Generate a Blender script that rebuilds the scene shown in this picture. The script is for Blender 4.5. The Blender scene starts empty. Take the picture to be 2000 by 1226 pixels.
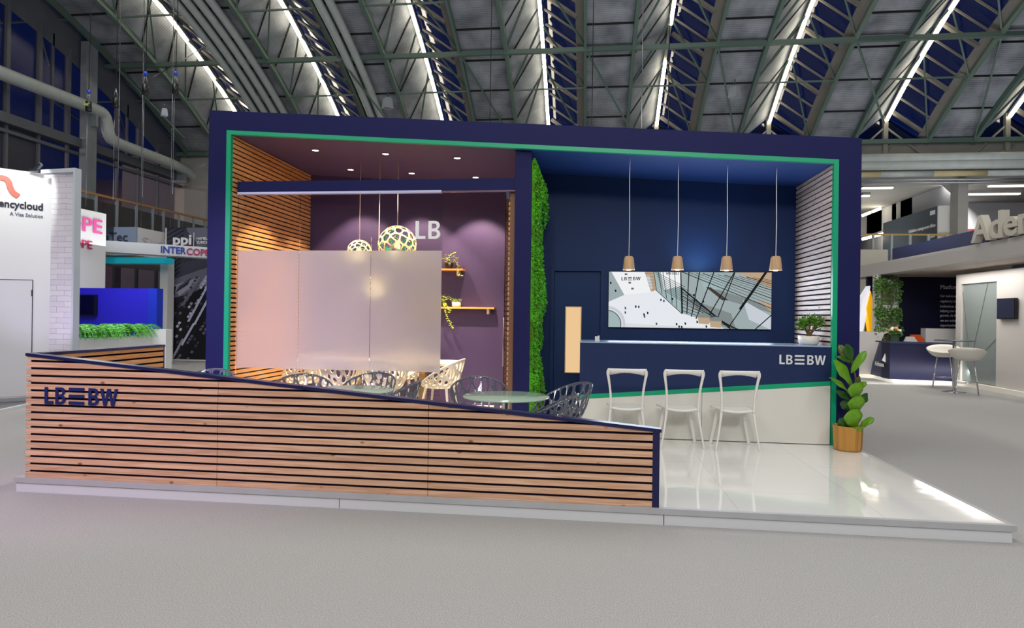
import bpy, math, random
from mathutils import Vector, Matrix
import mathutils.geometry as mg
random.seed(7)
R=math.radians
S=bpy.context.scene
COL=S.collection

# ------------------------------------------------------------------ camera
F,YAW,PIT,ROL,EYE=1240.0,.1199,.0028,.01354,1.51
_cy,_sy=math.cos(YAW),math.sin(YAW)
FW=Vector((-_sy*math.cos(PIT),_cy*math.cos(PIT),math.sin(PIT)))
_r=Vector((_cy,_sy,0)); _u=_r.cross(FW)
RT=_r*math.cos(ROL)+_u*math.sin(ROL); UP=-_r*math.sin(ROL)+_u*math.cos(ROL)
cam=bpy.data.cameras.new('camera'); co=bpy.data.objects.new('camera',cam); COL.objects.link(co)
cam.sensor_width=36; cam.lens=36*F/2000; cam.clip_start=.05; cam.clip_end=300
m=Matrix((RT,UP,-FW)).transposed().to_4x4(); m.translation=Vector((0,0,EYE)); co.matrix_world=m
S.camera=co
# ------------------------------------------------------------------ world, exposure
W=bpy.data.worlds.new('night'); S.world=W; W.use_nodes=True
W.node_tree.nodes['Background'].inputs[0].default_value=(.012,.030,.16,1)
W.node_tree.nodes['Background'].inputs[1].default_value=.34
S.view_settings.view_transform='Standard'; S.view_settings.look='None'; S.view_settings.gamma=1; S.view_settings.exposure=-0.13
try: S.view_settings.use_curve_mapping=False
except Exception: pass
# ------------------------------------------------------------------ lamps of the hall and added fill lamps
def lamp(name,kind,loc,power,color=(1,1,1),target=None,size=None,size_y=None,spot=None,blend=.5,radius=.05,spread=None):
    d=bpy.data.lights.new(name,kind); d.energy=power; d.color=color
    if kind=='AREA':
        d.shape='RECTANGLE'; d.size=size; d.size_y=size_y or size
        if spread: d.spread=spread
    else: d.shadow_soft_size=radius
    if kind=='SPOT': d.spot_size=spot; d.spot_blend=blend
    o=bpy.data.objects.new(name,d); COL.objects.link(o); o.location=loc
    if target is not None: o.rotation_euler=(Vector(target)-Vector(loc)).to_track_quat('-Z','Y').to_euler()
    return o
HALL=(1.0,.975,.94)
for i,x in enumerate((-9.98,-1.65,6.67)):
    lamp('hall_strip_lamp','AREA',(x,9.0,10.6),430,HALL,(x,9.0,0),.8,10)
    lamp('hall_strip_lamp','AREA',(x,-5,10.6),640,HALL,(x,1.0,0),.8,12)
lamp('front_fill_lamp','AREA',(1.0,-4.5,6.0),320,(1,.97,.93),(1.0,8,1.4),3,1)  # added unseen fill, brightens surfaces that face the front
for x,y,p in ((-9,13.5,75),(0,13.5,160),(4.6,16.0,150),(0,-6,220),(-7,-2,120),(8,-2,200),(12.5,21,160)):
    lamp('roof_fill_lamp','AREA',(x,y,3.0),p,(.92,.96,1),(x,y,10),5,2)  # added unseen fill pointing up, brightens the roof
lamp('stage_wash_pink','SPOT',(-6.5,-.5,5.2),620,(.95,.50,.95),(-3.9,5.2,.7),spot=R(32),blend=.9,radius=.2)
lamp('stage_wash_rose','SPOT',(-6.2,.5,4.6),2300,(.80,.60,1),(-4.1,7.5,1.3),spot=R(26),blend=1,radius=.2)
lamp('left_stand_fill','AREA',(-9.0,10.9,3.4),75,(.95,.97,1),(-9.2,10.9,0),1.5,1.5)  # added unseen fill for the ferns and left region
lamp('stage_wash_violet','SPOT',(-8.2,1.5,5.2),260,(.55,.42,1),(-4.6,4.9,.3),spot=R(40),blend=.9,radius=.2)

# ------------------------------------------------------------------ helpers
def s2l(c): return tuple((x/12.92 if x<=.04045 else ((x+.055)/1.055)**2.4) for x in [v/255 for v in c])
def at(px,py,X=None,Y=None,Z=None):
    d=RT*((px-1000)/F)-UP*((py-613)/F)+FW
    if Z is not None: t=(Z-EYE)/d.z
    elif Y is not None: t=Y/d.y
    else: t=X/d.x
    return Vector((0,0,EYE))+d*t
_m={}
def mat(name,rgb,rough=.5,metal=0,spec=.5,emit=None,es=0,noise=0,nscale=20,bump=0,bscale=200,coat=0,alpha=1,trans=0,ior=1.45,stretch=None):
    if name in _m: return _m[name]
    M=bpy.data.materials.new(name); M.use_nodes=True; nt=M.node_tree; b=nt.nodes['Principled BSDF']
    c=s2l(rgb)+(1,)
    b.inputs['Base Color'].default_value=c; b.inputs['Roughness'].default_value=rough; b.inputs['Metallic'].default_value=metal
    b.inputs['Specular IOR Level'].default_value=spec; b.inputs['Alpha'].default_value=alpha
    b.inputs['Transmission Weight'].default_value=trans; b.inputs['IOR'].default_value=ior; b.inputs['Coat Weight'].default_value=coat
    if emit: b.inputs['Emission Color'].default_value=s2l(emit)+(1,); b.inputs['Emission Strength'].default_value=es
    if noise or bump:
        tc=nt.nodes.new('ShaderNodeTexCoord'); src=tc.outputs['Object']
        if stretch:
            mp=nt.nodes.new('ShaderNodeMapping'); mp.inputs['Scale'].default_value=stretch; nt.links.new(src,mp.inputs[0]); src=mp.outputs[0]
    if noise:
        n=nt.nodes.new('ShaderNodeTexNoise'); n.inputs['Scale'].default_value=nscale; n.inputs['Detail'].default_value=4; nt.links.new(src,n.inputs['Vector'])
        r=nt.nodes.new('ShaderNodeMapRange'); r.inputs[1].default_value=.3; r.inputs[2].default_value=.7; r.inputs[3].default_value=1-noise; r.inputs[4].default_value=1+noise
        nt.links.new(n.outputs['Fac'],r.inputs[0])
        mx=nt.nodes.new('ShaderNodeVectorMath'); mx.operation='MULTIPLY'; mx.inputs[0].default_value=c[:3]
        cb=nt.nodes.new('ShaderNodeCombineXYZ')
        for k in range(3): nt.links.new(r.outputs[0],cb.inputs[k])
        nt.links.new(cb.outputs[0],mx.inputs[1]); nt.links.new(mx.outputs[0],b.inputs['Base Color'])
    if bump:
        n=nt.nodes.new('ShaderNodeTexNoise'); n.inputs['Scale'].default_value=bscale; n.inputs['Detail'].default_value=3; nt.links.new(src,n.inputs['Vector'])
        bp=nt.nodes.new('ShaderNodeBump'); bp.inputs['Strength'].default_value=bump; bp.inputs['Distance'].default_value=.01
        nt.links.new(n.outputs['Fac'],bp.inputs['Height']); nt.links.new(bp.outputs[0],b.inputs['Normal'])
    _m[name]=M; return M
def emis(name,rgb,st):
    if name in _m: return _m[name]
    M=bpy.data.materials.new(name); M.use_nodes=True; nt=M.node_tree; nt.nodes.clear()
    e=nt.nodes.new('ShaderNodeEmission'); e.inputs[0].default_value=s2l(rgb)+(1,); e.inputs[1].default_value=st
    o=nt.nodes.new('ShaderNodeOutputMaterial'); nt.links.new(e.outputs[0],o.inputs[0]); _m[name]=M; return M
def glassmat(name,tint=(1,1,1),base=.04,rough=.0):
    if name in _m: return _m[name]
    M=bpy.data.materials.new(name); M.use_nodes=True; nt=M.node_tree; nt.nodes.clear()
    t=nt.nodes.new('ShaderNodeBsdfTransparent'); t.inputs[0].default_value=tint+(1,)
    g=nt.nodes.new('ShaderNodeBsdfGlossy'); g.inputs['Roughness'].default_value=rough
    f=nt.nodes.new('ShaderNodeLayerWeight'); f.inputs[0].default_value=.25
    r=nt.nodes.new('ShaderNodeMapRange'); r.inputs[3].default_value=base; r.inputs[4].default_value=.9
    mx=nt.nodes.new('ShaderNodeMixShader'); o=nt.nodes.new('ShaderNodeOutputMaterial')
    nt.links.new(f.outputs['Fresnel'],r.inputs[0]); nt.links.new(r.outputs[0],mx.inputs[0]); nt.links.new(t.outputs[0],mx.inputs[1]); nt.links.new(g.outputs[0],mx.inputs[2]); nt.links.new(mx.outputs[0],o.inputs[0])
    _m[name]=M; return M
def woodmat(name,rgb,rgb2,axis,rough=.55):
    M=bpy.data.materials.new(name); M.use_nodes=True; nt=M.node_tree; b=nt.nodes['Principled BSDF']; L=nt.links.new
    b.inputs['Roughness'].default_value=rough; b.inputs['Specular IOR Level'].default_value=.3
    g=nt.nodes.new('ShaderNodeNewGeometry'); tc=nt.nodes.new('ShaderNodeTexCoord')
    off=nt.nodes.new('ShaderNodeVectorMath'); off.operation='MULTIPLY_ADD'
    cb=nt.nodes.new('ShaderNodeCombineXYZ')
    for k in range(3): L(g.outputs['Random Per Island'],cb.inputs[k])
    off.inputs[1].default_value=(17,17,3); L(cb.outputs[0],off.inputs[0]); L(tc.outputs['Object'],off.inputs[2])
    mp=nt.nodes.new('ShaderNodeMapping'); mp.inputs['Scale'].default_value=(1.3,9,28) if axis=='x' else (9,1.3,28); L(off.outputs[0],mp.inputs[0])
    n=nt.nodes.new('ShaderNodeTexNoise'); n.inputs['Scale'].default_value=1.6; n.inputs['Detail'].default_value=5; n.inputs['Distortion'].default_value=1.1; L(mp.outputs[0],n.inputs['Vector'])
    cr=nt.nodes.new('ShaderNodeValToRGB'); cr.color_ramp.elements[0].position=.34; cr.color_ramp.elements[1].position=.66
    cr.color_ramp.elements[0].color=s2l(rgb2)+(1,); cr.color_ramp.elements[1].color=s2l(rgb)+(1,); L(n.outputs['Fac'],cr.inputs[0])
    # knots
    mp2=nt.nodes.new('ShaderNodeMapping'); mp2.inputs['Scale'].default_value=(3.0,3.0,5.5); L(off.outputs[0],mp2.inputs[0])
    v=nt.nodes.new('ShaderNodeTexVoronoi'); v.inputs['Scale'].default_value=1.5; L(mp2.outputs[0],v.inputs['Vector'])
    kr=nt.nodes.new('ShaderNodeValToRGB'); kr.color_ramp.elements[0].position=.05; kr.color_ramp.elements[1].position=.12
    kr.color_ramp.elements[0].color=(.42,.26,.16,1); kr.color_ramp.elements[1].color=(1,1,1,1); L(v.outputs['Distance'],kr.inputs[0])
    m1=nt.nodes.new('ShaderNodeMix'); m1.data_type='RGBA'; m1.blend_type='MULTIPLY'; m1.inputs[0].default_value=1; L(cr.outputs[0],m1.inputs[6]); L(kr.outputs[0],m1.inputs[7])
    rr=nt.nodes.new('ShaderNodeMapRange'); rr.inputs[3].default_value=.88; rr.inputs[4].default_value=1.09; L(g.outputs['Random Per Island'],rr.inputs[0])
    c2=nt.nodes.new('ShaderNodeCombineXYZ')
    for k in range(3): L(rr.outputs[0],c2.inputs[k])
    m2=nt.nodes.new('ShaderNodeVectorMath'); m2.operation='MULTIPLY'; L(m1.outputs[2],m2.inputs[0]); L(c2.outputs[0],m2.inputs[1]); L(m2.outputs[0],b.inputs['Base Color'])
    return M

class MB:
    def __init__(s): s.v=[]; s.f=[]; s.mi=[]; s.sm=[]
    def add(s,vs,fs,mi=0,sm=False):
        k=len(s.v); s.v+= [tuple(v) for v in vs]; s.f+=[tuple(i+k for i in f) for f in fs]; s.mi+=[mi]*len(fs); s.sm+=[sm]*len(fs); return s
    def box(s,x0,y0,z0,x1,y1,z1,mi=0):
        v=[(x,y,z) for x in (x0,x1) for y in (y0,y1) for z in (z0,z1)]
        return s.add(v,[(0,1,3,2),(4,6,7,5),(0,4,5,1),(2,3,7,6),(0,2,6,4),(1,5,7,3)],mi)
    def slab(s,pts,off,mi=0):
        """polygon pts extruded by vector off"""
        n=len(pts); off=Vector(off); a=[Vector(p) for p in pts]; b=[p+off for p in a]
        fs=[tuple(range(n))[::-1],tuple(range(n,2*n))]+[(i,(i+1)%n,n+(i+1)%n,n+i) for i in range(n)]
        return s.add(a+b,fs,mi)
    def bar(s,a,b,w,h=None,mi=0,up=(0,0,1)):
        a=Vector(a);b=Vector(b);h=h or w;d=(b-a).normalized();upv=Vector(up)
        if abs(d.dot(upv))>.98: upv=Vector((1,0,0))
        x=d.cross(upv).normalized()*w/2; z=x.cross(d).normalized()*h/2
        v=[a-x-z,a+x-z,a+x+z,a-x+z,b-x-z,b+x-z,b+x+z,b-x+z]
        return s.add(v,[(0,3,2,1),(4,5,6,7),(0,1,5,4),(1,2,6,5),(2,3,7,6),(3,0,4,7)],mi)
    def tube(s,pts,r,n=8,mi=0,closed=False,caps=True,flat=1):
        pts=[Vector(p) for p in pts]; N=len(pts); rs=r if isinstance(r,(list,tuple)) else [r]*N
        k=len(s.v); prev=None
        for i,p in enumerate(pts):
            if closed: d=(pts[(i+1)%N]-pts[i-1])
            else: d=pts[min(i+1,N-1)]-pts[max(i-1,0)]
            if d.length<1e-9: d=Vector((0,0,1))
            d.normalize()
            if prev is None:
                a=Vector((0,0,1)) if abs(d.z)<.9 else Vector((1,0,0)); x=d.cross(a).normalized()
            else:
                x=prev-d*prev.dot(d)
                x=x.normalized() if x.length>1e-6 else d.orthogonal().normalized()
            prev=x; y=d.cross(x)
            for j in range(n):
                t=2*math.pi*j/n; s.v.append(tuple(p+x*math.cos(t)*rs[i]+y*math.sin(t)*rs[i]*flat))
        M=N if closed else N-1
        for i in range(M):
            for j in range(n):
                a=k+i*n+j; b=k+i*n+(j+1)%n; i2=(i+1)%N; c=k+i2*n+(j+1)%n; d=k+i2*n+j
                s.f.append((a,b,c,d)); s.mi.append(mi); s.sm.append(True)
        if caps and not closed:
            s.f.append(tuple(k+j for j in range(n))[::-1]); s.f.append(tuple(k+(N-1)*n+j for j in range(n))); s.mi+=[mi]*2; s.sm+=[False]*2
        return s
    def lathe(s,prof,c=(0,0,0),n=24,mi=0,sm=True,cap=False):
        k=len(s.v); N=len(prof)
        for r,z in prof:
            for j in range(n):
                t=2*math.pi*j/n; s.v.append((c[0]+r*math.cos(t),c[1]+r*math.sin(t),c[2]+z))
        for i in range(N-1):
            for j in range(n):
                s.f.append((k+i*n+j,k+i*n+(j+1)%n,k+(i+1)*n+(j+1)%n,k+(i+1)*n+j)); s.mi.append(mi); s.sm.append(sm)
        if cap:
            s.f.append(tuple(k+j for j in range(n))[::-1]); s.f.append(tuple(k+(N-1)*n+j for j in range(n))); s.mi+=[mi]*2; s.sm+=[False]*2
        return s
    def build(s,name,mats,parent=None,**kw):
        me=bpy.data.meshes.new(name); me.from_pydata(s.v,[],s.f)
        for m_ in (mats if isinstance(mats,(list,tuple)) else [mats]): me.materials.append(m_)
        me.polygons.foreach_set('material_index',s.mi); me.polygons.foreach_set('use_smooth',s.sm); me.update()
        o=bpy.data.objects.new(name,me); COL.objects.link(o)
        if parent is not None:
            o.parent=parent; o.matrix_parent_inverse=Matrix.Translation(-parent.location) if kw.get('world') else Matrix.Identity(4)
        return o
def part(name,mb,mats,parent,world=True,label=None):
    """a part whose vertices are in world space (world=True) or in the parent's frame"""
    if world:
        L=parent.location; R_=parent.rotation_euler.to_matrix().inverted()
        mb.v=[tuple(R_@(Vector(v)-L)) for v in mb.v]
    o=mb.build(name,mats,parent)
    if label: o['label']=label
    return o
def sub(name,mb,mats,pa,world=True,label=None):
    """sub-part of a part that sits at its thing's origin"""
    root=pa.parent
    if world:
        L=root.location; R_=root.rotation_euler.to_matrix().inverted()
        mb.v=[tuple(R_@(Vector(v)-L)) for v in mb.v]
    o=mb.build(name,mats,pa)
    if label: o['label']=label
    return o
def tag(o,label,cat,group=None,kind=None):
    o['label']=label; o['category']=cat
    if group: o['group']=group
    if kind: o['kind']=kind
    return o
def thing(name,label,cat,loc=(0,0,0),rz=0,group=None):
    o=bpy.data.objects.new(name,None); COL.objects.link(o); o.location=loc; o.rotation_euler=(0,0,rz); o.empty_display_size=.1
    return tag(o,label,cat,group)
def struct(name,mb,mats,parent=None):
    o=mb.build(name,mats); o['kind']='structure'
    return o
def dup(root,loc,rz,label,group=None):
    def cp(o,pa):
        c=o.copy(); COL.objects.link(c)
        if pa is not None: c.parent=pa
        for ch in list(o.children): cp(ch,c)
        return c
    r=cp(root,None); r.location=loc; r.rotation_euler=(0,0,rz); r['label']=label
    if group: r['group']=group
    return r
def curve_mesh(cu):
    o=bpy.data.objects.new('tmp',cu); COL.objects.link(o)
    dg=bpy.context.evaluated_depsgraph_get(); me=bpy.data.meshes.new_from_object(o.evaluated_get(dg))
    vs=[v.co.copy() for v in me.vertices]; fs=[tuple(p.vertices) for p in me.polygons]
    bpy.data.objects.remove(o); bpy.data.curves.remove(cu); bpy.data.meshes.remove(me)
    return vs,fs
def text_mb(txt,o,ux,uy,h,width=None,depth=.004,bold=0,mb=None,mi=0,align='LEFT',space=1,res=3):
    """text with its baseline start at o, running along ux with up uy, cap height about h"""
    cu=bpy.data.curves.new('t','FONT'); cu.body=txt; cu.size=1; cu.extrude=.5; cu.offset=bold; cu.align_x=align; cu.space_character=space; cu.resolution_u=res
    vs,fs=curve_mesh(cu); ux=Vector(ux).normalized(); uy=Vector(uy).normalized(); uz=ux.cross(uy)
    sc=h/.70
    xs=[v.x for v in vs]; sx=sc
    if width: sx=width/(max(xs)-min(xs))
    mb=mb or MB(); mb.add([Vector(o)+ux*((v.x-min(xs) if width else v.x))*sx+uy*v.y*sc+uz*(v.z+.5)*depth for v in vs],fs,mi); return mb
def logo_parts(parent,m_,o,ux,uy,H,W_,depth,which='LB=BW'):
    for g in (('L','B') if which=='LB' else ('L','B','bar0','bar1','bar2','B2','W')):
        part('letter' if 'bar' not in g else 'emblem_bar',logo_mb(o,ux,uy,H,W_,depth,which,g),m_,parent)
def logo_mb(o,ux,uy,H,W_,depth,which='LB=BW',only=None):
    """bank lettering: L B, three bars, B W"""
    cu=bpy.data.curves.new('l','CURVE'); cu.dimensions='2D'; cu.fill_mode='BOTH'; cu.extrude=.5
    def poly(pts):
        sp=cu.splines.new('POLY'); sp.points.add(len(pts)-1)
        for p,q in zip(sp.points,pts): p.co=(q[0],q[1],0,1)
        sp.use_cyclic_u=True
    def Lc(x): poly([(x,0),(x+.5,0),(x+.5,.17),(x+.17,.17),(x+.17,1),(x,1)])
    def arc(cx,cy,rx,ry,a0,a1,n=10): return [(cx+rx*math.cos(R(a0+(a1-a0)*i/n)),cy+ry*math.sin(R(a0+(a1-a0)*i/n))) for i in range(n+1)]
    def Bc(x):
        poly([(x,0),(x+.32,0)]+arc(x+.32,.275,.27,.275,-90,62)+arc(x+.32,.76,.24,.24,-62,90)+[(x,1)])
        poly([(x+.16,.15),(x+.30,.15)]+arc(x+.30,.285,.13,.135,-90,90)+[(x+.16,.42)])
        poly([(x+.16,.58),(x+.30,.58)]+arc(x+.30,.715,.11,.135,-90,90)+[(x+.16,.85)])
    def Wc(x):
        w=1.02; a=.17
        poly([(x,1),(x+.20,0),(x+.37,0),(x+.51,.72),(x+.65,0),(x+.82,0),(x+w,1),(x+w-a,1),(x+.735,.27),(x+.60,1),(x+.42,1),(x+.285,.27),(x+a,1)])
    ok=lambda g: only is None or only==g
    if ok('L'): Lc(0)
    if ok('B'): Bc(.64)
    tot=4.3
    if which!='LB':
        for i,z in enumerate((0,.405,.81)):
            if ok('bar%d'%i): poly([(1.44,z),(2.33,z),(2.33,z+.19),(1.44,z+.19)])
        if ok('B2'): Bc(2.6)
        if ok('W'): Wc(3.28)
    else: tot=1.23
    vs,fs=curve_mesh(cu); ux=Vector(ux).normalized(); uy=Vector(uy).normalized(); uz=ux.cross(uy); o=Vector(o)
    mb=MB(); mb.add([o+ux*v.x*W_/tot+uy*v.y*H+uz*(v.z+.5)*depth for v in vs],fs); return mb
# voronoi cells in the plane
def clip(poly,n,d):
    out=[]
    for i in range(len(poly)):
        a=poly[i]; b=poly[(i+1)%len(poly)]; fa=a[0]*n[0]+a[1]*n[1]-d; fb=b[0]*n[0]+b[1]*n[1]-d
        if fa<=0: out.append(a)
        if (fa<0<fb) or (fb<0<fa): t=fa/(fa-fb); out.append((a[0]+(b[0]-a[0])*t,a[1]+(b[1]-a[1])*t))
    return out
def voronoi(pts,bound):
    res=[]
    for i,p in enumerate(pts):
        poly=bound[:]
        for j,q in enumerate(pts):
            if i==j or not poly: continue
            n=(q[0]-p[0],q[1]-p[1]); d=(q[0]**2+q[1]**2-p[0]**2-p[1]**2)/2; poly=clip(poly,n,d)
        if len(poly)>2: res.append(poly)
    return res
def lattice(cells,w,fn,mb=None,mi=0,N=14,fill=.12,rnd_=2):
    """every cell becomes a ring around a rounded hole, mapped to 3D by fn"""
    mb=mb or MB()
    for poly in cells:
        per=[]; n=len(poly); L=[math.dist(poly[i],poly[(i+1)%n]) for i in range(n)]; T=sum(L)
        if T<1e-4: continue
        for k in range(N):
            t=T*k/N; i=0
            while t>L[i] and i<n-1: t-=L[i]; i+=1
            f_=t/max(L[i],1e-9); a=poly[i]; b=poly[(i+1)%n]; per.append((a[0]+(b[0]-a[0])*f_,a[1]+(b[1]-a[1])*f_))
        cx=sum(p[0] for p in per)/N; cy=sum(p[1] for p in per)/N
        rin=min(abs((poly[(i+1)%n][0]-poly[i][0])*(poly[i][1]-cy)-(poly[i][0]-cx)*(poly[(i+1)%n][1]-poly[i][1]))/max(L[i],1e-9) for i in range(n) if L[i]>1e-6)
        s_=1-w/max(rin,1e-6)
        if s_<fill: mb.add([fn(p) for p in per],[tuple(range(N))],mi); continue
        hole=[(cx+(p[0]-cx)*s_,cy+(p[1]-cy)*s_) for p in per]
        for _ in range(rnd_): hole=[((hole[k-1][0]+2*hole[k][0]+hole[(k+1)%N][0])/4,(hole[k-1][1]+2*hole[k][1]+hole[(k+1)%N][1])/4) for k in range(N)]
        mb.add([fn(p) for p in per]+[fn(p) for p in hole],[(k,(k+1)%N,N+(k+1)%N,N+k) for k in range(N)],mi)
    return mb
def solid(o,t,off=0):
    md=o.modifiers.new('thickness','SOLIDIFY'); md.thickness=t; md.offset=off; return o

# ------------------------------------------------------------------ materials
NAVY=mat('navy_paint',(18,22,76),.6,spec=.25,noise=.03,nscale=2,bump=.12,bscale=700)
NAVYG=mat('navy_gloss',(22,24,70),.28)
NAVY_WARMLIT=mat('navy_paint_warmlit',(60,46,86),.6,noise=.03,nscale=2)  # navy paint with the room's warm light put into its colour
BARW=mat('bar_wall_blue',(17,44,90),.55,spec=.3,noise=.03,nscale=2)
GREEN=mat('green_trim',(0,158,112),.4)
BACK=mat('dark_backing',(18,14,34),.8,spec=.1)
WOODF=woodmat('larch_slats',(216,176,146),(190,144,112),'x')
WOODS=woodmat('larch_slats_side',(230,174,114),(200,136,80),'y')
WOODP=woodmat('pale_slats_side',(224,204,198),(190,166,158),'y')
WHITE=mat('white_laminate',(226,225,220),.4)
WHITED=mat('warm_white_board',(215,213,204),.45)
CHROME=mat('chrome',(200,200,205),.12,metal=1)
STEEL=mat('brushed_steel',(150,152,158),.3,metal=1)
BLACK=mat('black_plastic',(16,16,18),.4)
DGREY=mat('dark_grey',(52,55,60),.5)
ROOFG=mat('roof_green_steel',(88,108,100),.5)
ROOFL=mat('roof_steel_pale',(150,148,138),.5)
ROOFT=mat('roof_timber_grey',(112,108,102),.7,noise=.1,nscale=2)
GREYP=mat('grey_painted_steel',(128,134,140),.45,noise=.08,nscale=3)
PIPE=mat('pipe_paint',(178,186,184),.4,noise=.06,nscale=4)
PIPEY=mat('pipe_wrap_tan',(196,182,140),.5,noise=.06,nscale=4)
GLASS=glassmat('clear_glass',(.97,.985,.98),.035)
CONC=mat('painted_concrete',(160,158,152),.7,noise=.05,nscale=2)

# ------------------------------------------------------------------ hall floor
cm=mat('grey_carpet',(176,175,173),.95,spec=.1,noise=.36,nscale=170,bump=.6,bscale=330)
mb=MB(); mb.add([(-60,-30,0),(60,-30,0),(60,70,0),(-60,70,0)],[(0,1,2,3)]); struct('floor',mb,cm)

# ------------------------------------------------------------------ hall roof
SP=4.161; X0=-14.138; YE=25.0
def zc(Y):
    s=YE-Y; s=min(max(s,0),24.8-0 if s>12.4 else s)
    if s>12.4: s=12.4
    return 9.03+.62*s-.025*s*s
DROP=.82
ys=[YE-i*1.25 for i in range(0,28)]
BAYS=list(range(-1,10))
bm_=bpy.data.materials.new('roof_boards'); bm_.use_nodes=True; nt=bm_.node_tree; b=nt.nodes['Principled BSDF']; b.inputs['Roughness'].default_value=.75
tc=nt.nodes.new('ShaderNodeTexCoord'); mp=nt.nodes.new('ShaderNodeMapping'); mp.inputs['Scale'].default_value=(.15,1,1); nt.links.new(tc.outputs['Object'],mp.inputs[0])
wv=nt.nodes.new('ShaderNodeTexWave'); wv.bands_direction='Y'; wv.inputs['Scale'].default_value=4.5; wv.inputs['Distortion'].default_value=3; wv.inputs['Detail'].default_value=3; nt.links.new(mp.outputs[0],wv.inputs[0])
ns=nt.nodes.new('ShaderNodeTexNoise'); ns.inputs['Scale'].default_value=1.4; ns.inputs['Detail'].default_value=6; nt.links.new(tc.outputs['Object'],ns.inputs[0])
mt=nt.nodes.new('ShaderNodeMath'); mt.operation='MULTIPLY_ADD'; nt.links.new(wv.outputs['Fac'],mt.inputs[0]); mt.inputs[1].default_value=.16; nt.links.new(ns.outputs['Fac'],mt.inputs[2])
cr=nt.nodes.new('ShaderNodeValToRGB'); cr.color_ramp.elements[0].position=.35; cr.color_ramp.elements[0].color=s2l((92,96,104))+(1,); cr.color_ramp.elements[1].position=.85; cr.color_ramp.elements[1].color=s2l((158,163,170))+(1,)
nt.links.new(mt.outputs[0],cr.inputs[0]); nt.links.new(cr.outputs[0],b.inputs['Base Color'])
SEAM=mat('roof_seam',(30,30,32),.8)
mb=MB()
for k in BAYS:
    x=X0+k*SP; xA=x+1.41; xB=x+3.02; xN=x+SP
    if k==-1: x=None
    for i in range(len(ys)-1):
        a,b_=ys[i],ys[i+1]; za,zb=zc(a),zc(b_)
        mb.add([(xA,a,za-DROP),(xB,a,za-DROP),(xB,b_,zb-DROP),(xA,b_,zb-DROP)],[(0,1,2,3)])
        mb.add([(xB,a,za-DROP),(xN,a,za+.12),(xN,b_,zb+.12),(xB,b_,zb-DROP)],[(0,1,2,3)])
        mb.bar((xA,a,za-DROP-.02),(xB,a,za-DROP-.02),.05,.05,1)
        # seams on the folded boards run aslant
        if i+1<len(ys):
            mb.bar((xB,b_,zb-DROP-.01),(xN,b_-1.0,zc(b_-1.0)+.1),.045,.03,1)
struct('ceiling',mb,[bm_,SEAM])
SKYG=glassmat('skylight_glass',(.55,.6,.75),.05,.10)
for k in BAYS:
    if k<0: continue
    x=X0+k*SP; xA=x+1.41
    mb=MB(); fr=MB()
    for i in range(len(ys)-1):
        a,b_=ys[i],ys[i+1]
        mb.add([(x+.08,a,zc(a)+.05),(xA-.22,a,zc(a)-DROP+.12),(xA-.22,b_,zc(b_)-DROP+.12),(x+.08,b_,zc(b_)+.05)],[(0,1,2,3)])
        fr.add([(xA-.28,a,zc(a)-DROP+.1),(xA,a,zc(a)-DROP),(xA,b_,zc(b_)-DROP),(xA-.28,b_,zc(b_)-DROP+.1)],[(0,1,2,3)])
    Y=YE-.25; j=0
    while Y>YE-13:
        w_,h_=((.15,.1) if j%3==0 else (.045,.06)); fr.bar((x+.12,Y,zc(Y)+.0),(xA-.24,Y,zc(Y)-DROP+.06),w_,h_); Y-=.55; j+=1
    w=struct('window_%d'%(k+1),mb,SKYG)
    f=fr.build('glazing_bars',ROOFT,w)
# ribs: one structure member each
tn=1
def rib(x,dz,w,h,m_,n=20):
    global tn
    mb=MB()
    for i in range(n):
        a,b_=ys[i],ys[i+1]; mb.bar((x,a,zc(a)-dz),(x,b_,zc(b_)-dz),w,h)
    struct('trim_%d'%tn,mb,m_); tn+=1
for k in BAYS:
    x=X0+k*SP
    rib(x+1.44,DROP+.12,.09,.2,ROOFG); 
    if k<9: rib(x+3.0,DROP+.12,.12,.22,ROOFG)
# cross beams and bracing rods
def crossbeam(Y,dz,w,h,m_):
    global tn
    mb=MB(); mb.bar((X0-3.2,Y,zc(Y)-dz),(X0+SP*9.5,Y,zc(Y)-dz),w,h); struct('trim_%d'%tn,mb,m_); tn+=1
crossbeam(20.75,DROP+.2,.14,.14,ROOFG); crossbeam(YE-.1,DROP+.15,.14,.16,ROOFG)
for k in BAYS:
    x=X0+k*SP; mb=MB(); xB=x-SP+3.0; xA=x+1.44
    for j,Y in enumerate((24.9,22.4,18.8)):
        mb.bar((xB,Y,zc(Y)-DROP-.12),(xA,Y,zc(Y)-DROP-.12),.05)
    yy=[24.9,22.4,20.75,18.8,17.0]
    for j in range(4):
        a,b_=yy[j],yy[j+1]
        mb.bar((xB,a,zc(a)-DROP-.1),(x-.05,b_,zc(b_)-.2),.05); mb.bar((xA,a,zc(a)-DROP-.1),(x+.05,b_,zc(b_)-.2),.05)
    mb.bar((xB,yy[0 if k%2 else 1],zc(yy[0])-DROP-.2),(xB-1.55,yy[2],zc(yy[2])-DROP-.2),.05)
    struct('trim_%d'%tn,mb,ROOFG); tn+=1
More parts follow.
